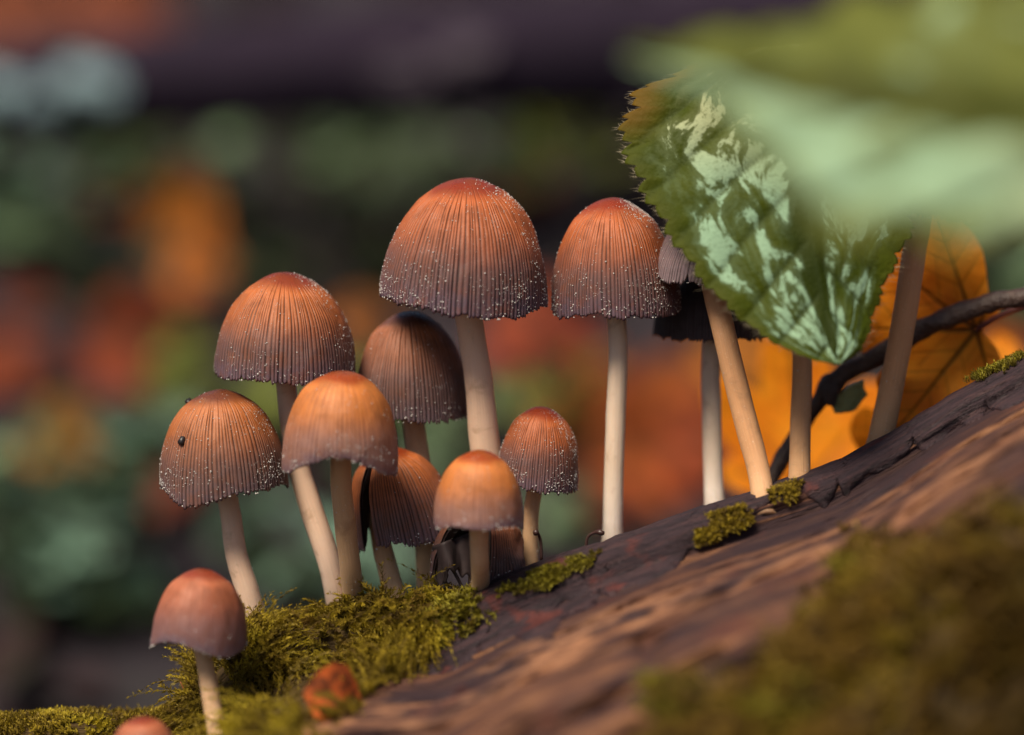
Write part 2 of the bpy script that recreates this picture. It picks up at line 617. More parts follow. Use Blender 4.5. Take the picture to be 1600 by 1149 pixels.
def LN(x, q, ex=4.0, eq=0.05):
    a = LS(x + ex, q) - LS(x - ex, q)
    b = LS(x, q + eq) - LS(x, q - eq)
    n = np.cross(b, a)
    return n / (np.linalg.norm(n, axis=-1)[..., None] + 1e-12)


def to_px(p):
    r = np.asarray(p) - CAM
    z = r @ FW
    return 800 + (r @ RT) / z * DIST * 100, 574.5 - (r @ UP) / z * DIST * 100, z - DIST


_n = LN(np.array(900.0), np.array(10.0))
NSIGN = 1.0 if _n @ (UP - FW) > 0 else -1.0

log = thing('fallen_log', 'mossy fallen log with bare weathered wood sloping up beneath the mushrooms', 'log', LS(np.array(900.0), np.array(14.0)))
LORG = np.array(log.location)
lx = np.concatenate([np.linspace(-700, -120, 40), np.linspace(-100, 1750, 480), np.linspace(1765, 2600, 50)])
lq = np.concatenate([np.linspace(0, 4.5, 22), np.linspace(4.6, 12.5, 220), np.linspace(12.7, 15, 24)])
X, Q = np.meshgrid(lx, lq, indexing='ij')
LP = LS(X, Q)
# pull a hole into the wood face
hpx, hpy, _ = to_px(LP)
hole = np.exp(-(((hpx - 1015) / 22) ** 2 + ((hpy - 1003) / 16) ** 2))
LP = LP + FW * (0.5 * hole)[..., None] - UP * (0.15 * hole)[..., None]
edge_y = np.interp(hpx, [880, 1000, 1100, 1200, 1350, 1500, 1600], [1300, 1120, 960, 900, 815, 760, 715])
mossy = np.clip((hpy - edge_y + 150 * fbm(np.stack([hpx, hpy, 0 * hpx], -1), 0.009, 5)) / 90, 0, 1)
lmoss = np.clip((hpy - 900) / 40, 0, 1) * np.clip((np.interp(hpy, [900, 960, 1040, 1149, 1300], [760, 720, 640, 480, 380]) - hpx) / 60, 0, 1)
mossy = np.maximum(mossy, lmoss)
mossy = np.maximum(mossy, (X < 330) * 1.0)
nx, nq = len(lx), len(lq)
V = LP.reshape(-1, 3)
F = [tuple(f) for f in grid_faces(nx, nq)]
F.append(tuple(range(nq)))
F.append(tuple((nx - 1) * nq + i for i in range(nq))[::-1])
F.append(tuple([0] + [i * nq + nq - 1 for i in range(0)]) if False else (0, nq - 1, (nx - 1) * nq + nq - 1, (nx - 1) * nq))
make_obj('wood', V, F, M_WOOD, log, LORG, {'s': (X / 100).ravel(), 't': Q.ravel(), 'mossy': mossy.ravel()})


def log_front(px, py):
    """point of the log's visible skin under a photo pixel"""
    xs = np.linspace(px - 60, px + 60, 41)
    qs = np.linspace(5.0, 15, 400)
    A, B = np.meshgrid(xs, qs, indexing='ij')
    L = LS(A, B)
    ax, ay, _ = to_px(L)
    i = np.argmin((ax - px) ** 2 + (ay - py) ** 2)
    return L.reshape(-1, 3)[i], A.ravel()[i], B.ravel()[i]


def bark_plate(x0, x1, q0, q1, thick, seed):
    n, m = max(24, int((x1 - x0) / 5)), 26
    u = np.linspace(0, 1, n)
    v = np.linspace(0, 1, m)
    U, Vv = np.meshgrid(u, v, indexing='ij')
    j = np.stack([U * (x1 - x0) / 40, 0 * U, 0 * U], -1)
    lo = q0 + 0.35 * fbm(j, 1.0, seed) + 0.06 * fbm(j, 3.0, seed + 3)
    hi = q1 + 0.75 * fbm(j, 0.8, seed + 5) + 0.10 * fbm(j, 3.0, seed + 8)
    e = 8 * fbm(np.stack([Vv * 5, 0 * U, 0 * U], -1), 1.0, seed + 12)
    taper = np.clip(np.minimum(U, 1 - U) * 6, 0, 1) ** 0.6
    mid = 0.5 * (lo + hi)
    q = mid + (lo + (hi - lo) * Vv - mid) * (0.35 + 0.65 * taper)
    x = x0 + (x1 - x0) * U + e * np.sign(U - 0.5) * np.abs(2 * U - 1) ** 3 * 1.6
    S = LS(x, q)
    N = LN(x, q, 30.0, 0.5) * NSIGN
    rough = fbm(np.stack([x / 100 * 0.8, q * 1.8, 0 * x], -1), 1.2, seed + 20, 4)
    lift = 0.7 * thick * (1.0 + 0.45 * rough) * (0.25 + 0.75 * np.clip(np.minimum(Vv, 1 - Vv) * 5, 0, 1) ** 0.6)
    top = S + N * lift[..., None]
    bot = S - N * 0.05
    k = n * m
    f = grid_faces(n, m)
    per = [i * m for i in range(n)] + [(n - 1) * m + j2 for j2 in range(1, m)] + [i * m + m - 1 for i in range(n - 2, -1, -1)] + [j2 for j2 in range(m - 2, 0, -1)]
    faces = [tuple(a) for a in f]
    for a, b in zip(per, per[1:] + per[:1]):
        faces.append((a, b, b + k, a + k))
    vs = np.vstack([top.reshape(-1, 3), bot.reshape(-1, 3)])
    make_obj('bark_plate', vs, faces, M_BARK, log, LORG,
             {'s': np.tile(x.ravel() / 100, 2), 't': np.tile(q.ravel(), 2)})


for a in ((600, 770, 5.9, 8.6, 0.10, 1), (735, 960, 5.1, 8.3, 0.13, 2), (930, 1120, 5.1, 8.2, 0.12, 3),
          (1085, 1215, 5.3, 7.2, 0.12, 4), (1190, 1325, 5.2, 7.3, 0.13, 5), (1300, 1440, 5.2, 7.9, 0.12, 6),
          (1420, 1560, 5.2, 8.0, 0.11, 7), (1540, 1760, 5.2, 8.2, 0.11, 8), (690, 930, 8.0, 8.9, 0.07, 9)):
    bark_plate(*a)


def moss_mesh(name, pts, nrm, length, mat, parent, org, leafs=14, lw=0.05, seed=0, droop=0.35, spread=0.8, label=None):
    r = np.random.default_rng(seed)
    n = len(pts)
    length = length * r.uniform(0.5, 1.3, n) * np.clip(0.85 + 0.9 * fbm(pts, 1.1, seed + 60), 0.3, 1.6)
    comb = np.stack([noise(pts, 1.3, seed + k) for k in (1, 2, 3)], -1)
    d = nrm + r.normal(0, spread * 0.4, (n, 3)) + np.array([0, -0.1, 0.15]) + 1.1 * comb
    d /= np.linalg.norm(d, axis=1)[:, None]
    bend = r.normal(0, 0.3, (n, 3)) + 0.8 * comb + np.array([0, 0, -droop])
    tint = np.clip(r.normal(0.5, 0.28, n), 0, 1)
    V, F, H, T = [], [], [], []
    base = 0
    # the shoot's thread: a thin three-sided strip, plus leaflets in a spiral
    ts = np.linspace(0, 1, 5)
    side = np.cross(d, r.normal(0, 1, (n, 3)))
    side /= np.linalg.norm(side, axis=1)[:, None]
    side2 = np.cross(d, side)
    def at(t):
        return pts + (d * t + bend * t * t * 0.5) * length[:, None]
    w = 0.010
    st = []
    for t in ts:
        c = at(t)
        ww = w * (1.15 - t)
        st += [c + side * ww, c - side * ww * 0.5 + side2 * ww * 0.87, c - side * ww * 0.5 - side2 * ww * 0.87]
    A = np.stack(st, 1)
    V.append(A.reshape(-1, 3))
    fs = []
    for i in range(4):
        for k in range(3):
            a, b = i * 3 + k, i * 3 + (k + 1) % 3
            fs.append((a, b, b + 3, a + 3))
    fs = np.array(fs)
    F.append((np.arange(n)[:, None, None] * 15 + fs[None]).reshape(-1, 4))
    H.append(np.tile(np.repeat(ts, 3), n))
    T.append(np.repeat(tint, 15))
    base = n * 15
    for k in range(leafs):
        t = (k + 0.6) / leafs
        ang = k * 2.39996 + r.uniform(0, 6.28, n) * 0.15
        c = at(t)
        tang = d + bend * t
        tang /= np.linalg.norm(tang, axis=1)[:, None]
        out = side * np.cos(ang)[:, None] + side2 * np.sin(ang)[:, None]
        dirv = out * 0.85 + tang * 0.75
        dirv /= np.linalg.norm(dirv, axis=1)[:, None]
        wv = np.cross(tang, out)
        L = lw * (1.5 - 0.75 * t) * r.uniform(0.7, 1.35, n)
        tip = c + dirv * L[:, None] * 1.6 + tang * (L * 0.25)[:, None]
        m1 = c + dirv * L[:, None] * 0.65 + wv * (L * 0.36)[:, None]
        m2 = c + dirv * L[:, None] * 0.65 - wv * (L * 0.36)[:, None]
        Q4 = np.stack([c, m1, tip, m2], 1)
        V.append(Q4.reshape(-1, 3))
        F.append(base + np.arange(n * 4).reshape(-1, 4))
        H.append(np.full(n * 4, 0.3 + 0.7 * t))
        T.append(np.repeat(np.clip(tint + r.normal(0, 0.1, n), 0, 1), 4))
        base += n * 4
    o = make_obj(name, np.vstack(V), np.vstack(F), mat, parent, org, {'h': np.concatenate(H), 'tint': np.concatenate(T)}, smooth=False)
    o['kind'] = 'stuff'
    if label: o['label'] = label
    return o


def scatter_on_log(n, fn, x0, x1, q0, q1, seed):
    """random log points kept where fn(px, py) says so"""
    r = np.random.default_rng(seed)
    x = r.uniform(x0, x1, n)
    q = r.uniform(q0, q1, n)
    p = LS(x, q)
    px, py, d = to_px(p)
    keep = r.uniform(0, 1, n) < fn(px, py, x, q)
    return p[keep], (LN(x[keep], q[keep]) * NSIGN)


def clump(px, py, seed, sc=0.02, thr=-0.1, k=4):
    return np.clip((fbm(np.stack([px, py, 0 * px], -1), sc, seed) - thr) * k, 0, 1)


def left_moss(px, py, x, q):
    lim = np.interp(py, [900, 950, 1000, 1050, 1100, 1149, 1250], [760, 760, 700, 640, 570, 510, 440])
    return np.clip((lim + 25 * fbm(np.stack([px, py, 0 * px], -1), 0.03, 2) - px) / 30, 0, 1) * (0.10 + 0.90 * clump(px, py, 4, 0.02, -0.05, 4))


p, n = scatter_on_log(6400, left_moss, 285, 760, 4.6, 11.5, 1)
moss_mesh('moss', p, n, 0.92, M_MOSS, log, LORG, 32, 0.046, 3, 1.2, 1.2, 'thick olive feather moss')
p, n = scatter_on_log(7000, lambda px, py, x, q: 0.4 + 0.6 * clump(px, py, 8, 0.03, 0.0, 5), -160, 330, 4.6, 10, 2)
moss_mesh('moss', p, n, 0.13, M_MOSS, log, LORG, 9, 0.034, 5, 0.2, 0.8)


def right_moss(px, py, x, q):
    e = np.interp(px, [880, 1000, 1100, 1200, 1350, 1500, 1600, 1800], [1330, 1150, 980, 915, 830, 770, 730, 650])
    return np.clip((py - e + 150 * fbm(np.stack([px, py, 0 * px], -1), 0.009, 5)) / 110, 0, 1) * (0.25 + 0.75 * clump(px, py, 14, 0.011, -0.05, 4))


p, n = scatter_on_log(22000, right_moss, 850, 1800, 8.5, 13.6, 3)
moss_mesh('moss', p, n, 0.36, M_MOSS_BROWN, log, LORG, 11, 0.075, 7, 0.5, 0.9, 'brownish olive moss')


def spot(cx, cy, rx, ry):
    ca, sa = math.cos(-0.38), math.sin(-0.38)
    return lambda px, py, x, q: np.clip(1.0 - ((((px - cx) * ca + (py - cy) * sa) / rx) ** 2 + (((py - cy) * ca - (px - cx) * sa) / ry) ** 2) + 0.9 * fbm(np.stack([px, py, 0 * px], -1), 0.05, int(cx)), 0, 1)


for (cx, cy, rx, ry, nn, L, mt, sd) in ((1125, 822, 50, 13, 4200, 0.13, M_MOSS, 21), (1228, 774, 36, 8, 3000, 0.12, M_MOSS, 22),
                                        (862, 905, 80, 9, 4200, 0.13, M_MOSS_LIME, 23), (1555, 582, 64, 14, 3800, 0.13, M_MOSS_LIME, 24),
                                        (700, 965, 70, 40, 3000, 0.2, M_MOSS_LIME, 25), (1235, 1108, 50, 38, 2600, 0.28, M_MOSS_LIME, 26),
                                        (1045, 1100, 45, 42, 2600, 0.26, M_MOSS_LIME, 27), (1330, 900, 30, 30, 1400, 0.25, M_MOSS_LIME, 28),
                                        (1100, 835, 26, 12, 2500, 0.1, M_MOSS, 29)):
    p, n = scatter_on_log(nn * 6, spot(cx, cy, rx, ry), cx - rx - 60, cx + rx + 60, 5.0, 13.5, sd)
    p, n = p[:420], n[:420]
    moss_mesh('moss', p + n * 0.09, n, L * 0.75, mt, log, LORG, 9, 0.032 if L < 0.2 else 0.05, sd, 0.3, 1.0)

# ---------------------------------------------------------------- mushrooms
class Cap:
    """bell cap; local axes: z = cap axis, origin at the rim's centre"""

    def __init__(s, c, axis, R, H, N, seed, e=1.0, amax=90, waves=(), flare=0.0, lump=0.045, lo_start=0.13, spin=0.0, hollow=0.93):
        s.c, s.R, s.H, s.N, s.seed, s.e, s.amax = np.asarray(c, float), R, H, N, seed, e, math.radians(amax)
        s.waves, s.flare, s.lump, s.lo_start = waves, flare, lump, lo_start
        z = np.asarray(axis, float)
        z = z / np.linalg.norm(z)
        x = RT - z * (RT @ z)
        x /= np.linalg.norm(x)
        y = np.cross(z, x)
        s.M = np.stack([x, y, z], 1)      # columns
        s.z = z

    def surf(s, phi, v, inset=0.0):
        a = v * s.amax
        r = s.R * np.sin(a) ** s.e
        z = s.H * np.cos(a)
        q = np.stack([np.cos(phi) * np.sin(a) * 1.3, np.sin(phi) * np.sin(a) * 1.3, 1.4 * np.cos(a)], -1)
        lump = s.lump * fbm(q + s.seed * 3.1, 1.3, s.seed)
        r = r * (1 + lump) + s.R * s.flare * v ** 8
        z = z * (1 + 0.6 * lump) + s.H * (0.014 * np.exp(-(v / 0.13) ** 2) - 0.008 * np.exp(-((v - 0.27) / 0.1) ** 2))
        for (amp, k, ph) in s.waves:
            z = z - s.H * amp * np.cos(k * (phi - math.radians(ph))) * v ** 5
        f = 1 - inset
        r, z = r * f, z - inset * s.R * np.cos(a)
        return np.stack([r * np.cos(phi), r * np.sin(phi), z], -1)

    def normal(s, phi, v):
        a = v * s.amax
        n = np.stack([np.sin(a) / s.R * np.cos(phi), np.sin(a) / s.R * np.sin(phi), np.cos(a) / s.H], -1)
        return n / np.linalg.norm(n, axis=-1)[..., None]

    def world(s, p):
        return s.c + p @ s.M.T


def cap_parts(root, org, cap, mat, sector=(0, 360), gran=700, gran_side=0.0, gran_mat=None, gran_top=0, m=6, ragged=0.22, groove=0.020, tooth=0.05):
    r = np.random.default_rng(cap.seed)
    N = int(cap.N * 1.15)
    full = sector[1] - sector[0] >= 359.9
    w = np.clip(r.normal(1, 0.22, N), 0.5, 1.6)
    ed = np.concatenate([[0], np.cumsum(w)])
    ed = np.radians(sector[0]) + ed / ed[-1] * np.radians(sector[1] - sector[0])
    tt = np.arange(m) / m
    phi = (ed[:-1, None] + np.diff(ed)[:, None] * tt[None]).ravel()
    rib = np.repeat(np.arange(N), m)
    t = np.tile(tt, N)
    if not full:
        phi = np.append(phi, ed[-1]); rib = np.append(rib, N - 1); t = np.append(t, 0.0)
    dist = np.minimum(t, 1 - t)
    gprof = np.exp(-(dist / 0.15) ** 2)
    start = np.where(np.arange(N) % 2 == 0, r.uniform(cap.lo_start, cap.lo_start + 0.12, N), r.uniform(cap.lo_start + 0.1, cap.lo_start + 0.36, N))
    strength = r.uniform(0.6, 1.25, N)
    # a groove sits at the start edge of a rib; the sample past mid-rib belongs to the next groove
    gi = np.where(t < 0.5, rib, (rib + 1) % N)
    v = np.concatenate([[0.004], np.linspace(0.03, 0.86, 40), np.linspace(0.88, 1.0, 12)])
    PH, VV = np.meshgrid(phi, v, indexing='ij')
    PH, VV = PH.T, VV.T                                     # rings x around
    wander = 0.020 * noise(np.stack([PH * 4, VV * 3, 0 * PH], -1), 1.0, cap.seed + 40) * VV
    p = cap.surf(PH + wander, VV)
    nrm = cap.normal(PH + wander, VV)
    gs = np.clip((VV - start[gi][None]) / 0.22, 0, 1)
    g = gprof[None] * gs * strength[gi][None] * (0.8 + 0.35 * noise(np.stack([PH * 30, VV * 9, 0 * PH], -1), 1.0, cap.seed + 50))
    p = p - nrm * (g * groove * cap.R)[..., None]
    p = p + nrm * (0.006 * cap.R * fbm(p, 9, cap.seed + 70))[..., None]
    # toothed edge: each rib ends in its own little lobe
    lobe = (1 - gprof) * r.uniform(0.3, 1.3, N)[rib]
    if ragged:
        lobe = lobe + ragged * (3 * noise(np.stack([phi * 5, 0 * phi, 0 * phi], -1), 1.0, cap.seed + 90) + 2 * noise(np.stack([phi * 17, 0 * phi, 0 * phi], -1), 1.0, cap.seed + 91))
    for _ in range(5):                                      # small splits in the margin
        c0 = r.uniform(phi[0], phi[-1])
        lobe = lobe - r.uniform(0.8, 2.6) * np.exp(-((phi - c0) / r.uniform(0.015, 0.05)) ** 2)
    ez = np.clip((VV - 0.93) / 0.07, 0, 1) ** 1.5
    p[..., 2] -= tooth * lobe[None] * ez
    nr, na = p.shape[:2]
    # folded under at the edge, then up inside
    inner = []
    for k, ins in ((1.0, 0.035), (0.97, 0.05), (0.9, 0.055), (0.6, 0.06), (0.2, 0.06)):
        q = cap.surf(phi, np.full_like(phi, k), ins)
        if k == 1.0:
            q[..., 2] -= tooth * lobe * 0.8
        inner.append(q)
    allp = np.concatenate([p, np.stack(inner)], 0)
    V = cap.world(allp.reshape(-1, 3))
    f = [tuple(a) for a in grid_faces(nr + 5, na, full)]
    if full:
        f.append(tuple(range(na))[::-1])
    vv = np.concatenate([VV.ravel(), np.ones(5 * na)])
    gg = np.concatenate([g.ravel(), np.full(5 * na, 0.6)])
    co = make_obj('cap', V, f, mat, root, org, {'v': vv, 'groove': np.clip(gg * 1.25, 0, 1)})
    # gills: a pleated lining of radial plates
    ng = 70
    ga = np.radians(sector[0]) + np.linspace(0, 1, ng * 4 + (0 if full else 1), endpoint=not full) * np.radians(sector[1] - sector[0])
    gv = np.array([0.10, 0.3, 0.5, 0.7, 0.85, 0.95, 0.985])
    saw = np.tile([0.0, 1.0, 1.0, 0.0], ng)
    if not full: saw = np.append(saw, 0)
    GP, GV = np.meshgrid(ga, gv)
    ins = 0.065 + 0.16 * saw[None] * np.array([0.6, 1, 1.1, 1.0, 0.7, 0.4, 0.1])[:, None]
    gp = cap.surf(GP, GV, ins)
    make_obj('gills', cap.world(gp.reshape(-1, 3)), grid_faces(len(gv), len(ga), full), M_GILL, root, org, smooth=False)
    # mica granules on the skin
    if gran:
        gran = int(gran * 1.5)
        n0 = gran * 4
        ph = r.uniform(np.radians(sector[0]), np.radians(sector[1]), n0)
        vv = r.uniform(0.02, 1, n0) ** 0.55
        q = cap.surf(ph, vv)
        pr = 0.16 + 0.9 * np.clip((vv - 0.68) / 0.32, 0, 1) ** 1.5 + gran_side * np.clip(np.cos(ph - 0.25), 0, 1) * 0.9
        pr = pr * (0.12 + 1.6 * np.clip(0.35 + fbm(q, 3.2, cap.seed + 5) * 2.2, 0, 1))
        k = r.uniform(0, 1, n0) < pr
        ph, vv = ph[k][:gran], vv[k][:gran]
        nn = cap.normal(ph, vv)
        size = np.clip(r.lognormal(math.log(0.0042), 0.48, len(ph)), 0.0018, 0.009) * (0.8 + 0.6 * vv)
        q = cap.surf(ph, vv) + nn * (size * 0.35)[:, None]
        if gran_top:  # extra white granules stand in for the glossy highlights near the apex
            tp = r.normal(-0.15, 0.45, gran_top)
            tv = np.clip(r.normal(0.30, 0.10, gran_top), 0.08, 0.6)
            ts = r.uniform(0.005, 0.0115, gran_top)
            q = np.vstack([q, cap.surf(tp, tv) + cap.normal(tp, tv) * (ts * 0.2)[:, None]])
            size = np.concatenate([size, ts])
        # dew beads along the very edge
        nb = int(N * 0.45)
        bp = r.uniform(np.radians(sector[0]), np.radians(sector[1]), nb)
        bq = cap.surf(bp, np.ones(nb))
        bq[:, 2] -= tooth * 0.7
        q = np.vstack([q, bq])
        size = np.concatenate([size, r.uniform(0.007, 0.016, nb)])
        blobs('granules', cap.world(q), size, gran_mat or M_GRAN, co, org, r)
    return co


OCT_V = np.array([[1, 0, 0], [-1, 0, 0], [0, 1, 0], [0, -1, 0], [0, 0, 1], [0, 0, -1]], float)
OCT_F = np.array([[0, 2, 4], [2, 1, 4], [1, 3, 4], [3, 0, 4], [2, 0, 5], [1, 2, 5], [3, 1, 5], [0, 3, 5]])


def blobs(name, pts, size, mat, parent, org, r):
    n = len(pts)
    s = size[:, None] * r.uniform(0.5, 1.5, (n, 3))
    V = pts[:, None, :] + OCT_V[None] * s[:, None, :]
    F = (np.arange(n)[:, None, None] * 6 + OCT_F[None]).reshape(-1, 3)
    o = make_obj(name, V.reshape(-1, 3), F, mat, parent, org)
    o['kind'] = 'stuff'
    return o


def stem_part(root, org, path3, r0, r1, mat, seed, gran=90, bulge=0.55):
    n = 70
    path = spline(path3, n)
    h = np.linspace(0, 1, n)
    rad = r0 + (r1 - r0) * h + r0 * bulge * np.exp(-h / 0.04) * 0.5
    q = np.stack([h * 5, 0 * h, 0 * h], -1)
    rad = rad * (1 + 0.035 * fbm(q + seed, 1.0, seed))
    path = path + np.stack([noise(q + 5.5, 1.0, seed + 1), noise(q + 9.5, 1.0, seed + 2), 0 * h], -1) * 0.022
    V, F = tube(path, rad, 26, 0.03, seed, 4.0)
    ang = np.tile(np.linspace(0, 2 * np.pi, 26, endpoint=False), n)
    hh = np.repeat(h, 26)
    ar = {'h': np.append(hh, [0, 1]), 'ang': np.append(np.abs(ang - np.pi), [0, 0])}
    so = make_obj('stem', V, F, mat, root, org, ar)
    r = np.random.default_rng(seed + 300)
    if gran:
        t, nn, b = frames(path)
        i = r.integers(2, n - 2, gran)
        a = r.uniform(0, 2 * np.pi, gran)
        dirs = nn[i] * np.cos(a)[:, None] + b[i] * np.sin(a)[:, None]
        blobs('granules', path[i] + dirs * (rad[i] + 0.001)[:, None], r.lognormal(math.log(0.0055), 0.4, gran), M_GRAN, so, org, r)
    return so


WARM = dict(top=(0.19, 0.020, 0.006), mid=(0.50, 0.135, 0.030), low=(0.105, 0.073, 0.082), rim=(0.078, 0.080, 0.130))
CM = {
    'warm': cap_material('cap_warm', **WARM, lo=0.54, hi=0.85),
    'big': cap_material('cap_big', top=(0.22, 0.022, 0.006), mid=(0.48, 0.118, 0.028), low=(0.098, 0.068, 0.078), rim=(0.074, 0.076, 0.125), lo=0.54, hi=0.84, disc=0.19),
    'orange': cap_material('cap_orange', top=(0.27, 0.034, 0.006), mid=(0.66, 0.215, 0.048), low=(0.25, 0.15, 0.14), rim=(0.10, 0.095, 0.15), lo=0.55, hi=0.88, groove_dark=0.4),
    'brown': cap_material('cap_brown', top=(0.07, 0.025, 0.022), mid=(0.36, 0.118, 0.050), low=(0.10, 0.066, 0.072), rim=(0.085, 0.075, 0.105), lo=0.5, hi=0.85, disc=0.2),
    'dome': cap_material('cap_dark_disc', top=(0.10, 0.028, 0.018), mid=(0.46, 0.140, 0.036), low=(0.105, 0.072, 0.078), rim=(0.085, 0.078, 0.11), lo=0.54, hi=0.86, disc=0.2),
    'grey': cap_material('cap_grey', top=(0.20, 0.12, 0.12), mid=(0.30, 0.19, 0.19), low=(0.28, 0.19, 0.2), rim=(0.22, 0.165, 0.185), lo=0.5, hi=0.8),
    'dark': cap_material('cap_dark', top=(0.05, 0.03, 0.03), mid=(0.05, 0.03, 0.03), low=(0.045, 0.032, 0.042), rim=(0.05, 0.035, 0.05), lo=0.5, hi=0.8),
    'pink': cap_material('cap_pink', top=(0.22, 0.03, 0.012), mid=(0.48, 0.145, 0.065), low=(0.19, 0.11, 0.115), rim=(0.13, 0.12, 0.17), lo=0.5, hi=0.86, groove_dark=0.55),
}
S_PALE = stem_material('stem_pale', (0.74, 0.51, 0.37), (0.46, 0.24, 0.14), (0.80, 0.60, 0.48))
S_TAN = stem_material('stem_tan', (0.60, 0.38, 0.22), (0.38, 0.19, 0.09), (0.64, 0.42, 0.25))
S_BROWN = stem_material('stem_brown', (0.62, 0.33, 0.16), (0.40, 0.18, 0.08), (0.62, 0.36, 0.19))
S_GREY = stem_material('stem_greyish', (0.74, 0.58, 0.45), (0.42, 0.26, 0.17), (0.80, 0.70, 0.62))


def mushroom(label, cx, cy, w, h, d, roll, stem_pts, sw, capmat, stemmat, seed, N=96, lean=0.0, stem_gran=90, group='ink cap mushrooms on the log', **kw):
    """cx, cy: rim centre; w: half width; h: cap height (photo px); stem_pts: (px, py, d) from base up"""
    ck = {k: kw.pop(k) for k in ('e', 'amax', 'waves', 'flare', 'lump', 'lo_start') if k in kw}
    k = (DIST + d) / DIST
    a = math.radians(roll)
    # world vertical rolled in the picture plane, leaning towards (+) or away from the lens
    z = np.array([0, 0, 1.0])
    ax = UP * math.cos(a) - RT * math.sin(a) - FW * (math.sin(TILT) + lean)
    c = P(cx, cy, d)
    cap = Cap(c, ax, w / 100 * k, h / 100 * k, N, seed, **ck)
    pts = [P(*q) for q in stem_pts]
    base = pts[0]
    root = thing('mushroom', label, 'mushroom', base, group)
    cap_parts(root, base, cap, CM[capmat], **kw)
    top = c + cap.z * cap.H * 0.62
    pts.append(c + cap.z * cap.H * 0.1)
    pts.append(top)
    stem_part(root, base, pts, sw[0] / 200, sw[1] / 200, stemmat, seed, stem_gran)
    return root, cap, base


def on_log(px, py, sink=0.12):
    p, x, q = log_front(px, py)
    a, b, c = to_px(p)
    return (a, b + sink * 100, c + sink)


# the tall large-capped mushroom
mushroom('tallest mushroom with the biggest reddish-brown cap, frosted with white granules', 725, 466, 132, 184, 0.0, -2,
         [(780, 910, 0.5), (772, 800, 0.4), (757, 690, 0.25), (748, 600, 0.15)], (52, 40), 'big', S_PALE, 11, N=104,
         waves=((0.05, 1, 300), (0.02, 3, 40), (0.012, 5, 10)), e=0.97, gran=1700, gran_side=0.5, gran_top=150, stem_gran=140)
mushroom('tall mushroom with a conical frosted cap touching the biggest cap', 962, 478, 101, 166, 0.2, 2,
         [(957, 855, 0.5), (958, 780, 0.4), (962, 660, 0.3), (966, 560, 0.2)], (32, 29), 'big', S_GREY, 12, N=92,
         waves=((0.03, 1, 280), (0.02, 3, 80)), e=0.92, gran=1500, gran_side=0.5, gran_top=220, stem_gran=120)
mushroom('mushroom with a wide glossy red-topped cap above the two lower brown caps', 445, 577, 110, 150, 0.3, -1,
         [on_log(536, 957), (515, 880, 0.2), (488, 800, 0.25), (466, 730, 0.3), (452, 650, 0.3)], (40, 29), 'warm', S_PALE, 13, N=88,
         waves=((0.03, 1, 290), (0.02, 4, 30)), gran=700, gran_side=0.25, gran_top=90)
rD, capD, baseD = mushroom('mushroom with a brown domed cap carrying two black specks', 350, 757, 100, 148, 0.0, 3,
         [on_log(405, 988), (388, 930, 0.0), (370, 870, 0.0), (361, 810, 0.0)], (40, 28), 'dome', S_PALE, 14, N=84,
         waves=((0.045, 3, 250), (0.03, 5, 310), (0.02, 1, 240)), gran=1100, gran_side=0.35, e=0.9)
mushroom('mushroom with a bright orange cap and wavy dewy edge in front of the wide cap', 532, 712, 90, 132, -1.35, -2,
         [on_log(556, 948), (548, 890, -0.35), (540, 830, -0.7), (533, 770, -1.0)], (34, 32), 'orange', S_TAN, 15, N=72,
         waves=((0.10, 2, 0), (0.04, 3, 330)), gran=420, e=0.86, amax=93, groove=0.009, tooth=0.035, stem_gran=200)
mushroom('shaded brown mushroom with a dark-topped cap tucked behind the tallest stem', 644, 640, 89, 152, 0.95, 2,
         [(672, 965, 0.7), (668, 900, 0.75), (662, 800, 0.8), (655, 720, 0.85)], (36, 34), 'brown', S_TAN, 16, N=84,
         waves=((0.05, 1, 330),), gran=520, gran_side=0.1, e=0.9, groove=0.027)
# the split bell: a sector of the cap is torn open towards the left and shows the gills
mushroom('mushroom with a narrow bell cap split open beside its stem', 632, 830, 86, 134, 0.5, 13,
         [on_log(628, 942), (608, 895, 0.3), (596, 850, 0.35), (592, 800, 0.45)], (36, 22), 'warm', S_TAN, 17, N=74,
         sector=(-120, 224), waves=((0.04, 1, 300), (0.03, 4, 30)), gran=120, e=0.95, groove=0.024)
mushroom('small mushroom with a smooth bright orange cap standing on the dark bark', 748, 812, 70, 108, -1.85, -1,
         [on_log(752, 925), (750, 885, -1.45), (748, 850, -1.65)], (28, 28), 'orange', S_TAN, 18, N=66,
         waves=((0.03, 2, 10), (0.02, 5, 60)), gran=200, e=0.9, amax=92, groove=0.010, tooth=0.02)
mushroom('small reddish-topped mushroom with a round cap beside the tallest stem', 839, 750, 65, 114, 0.1, -5,
         [(830, 905, 0.4), (830, 850, 0.3), (831, 800, 0.2)], (25, 24), 'big', S_TAN, 19, N=78,
         waves=((0.05, 1, 335), (0.02, 3, 30)), gran=1000, gran_side=0.6, e=0.88)
mushroom('lowest small mushroom with a pinkish cap in front of the moss', 311, 1003, 74, 116, -1.9, -3,
         [on_log(350, 1215), (338, 1140, -2.2), (328, 1085, -2.0), (320, 1040, -1.95)], (30, 24), 'pink', S_TAN, 20, N=70,
         waves=((0.07, 2, 160), (0.05, 3, 300)), gran=60, e=0.92, amax=90, groove=0.012, tooth=0.012)
mushroom('small pinkish mushroom cap just emerging below the mossy mound', 226, 1185, 54, 66, -3.2, 4,
         [on_log(226, 1290), (226, 1240, -3.4)], (24, 22), 'pink', S_TAN, 21, N=56, gran=40, groove=0.01)
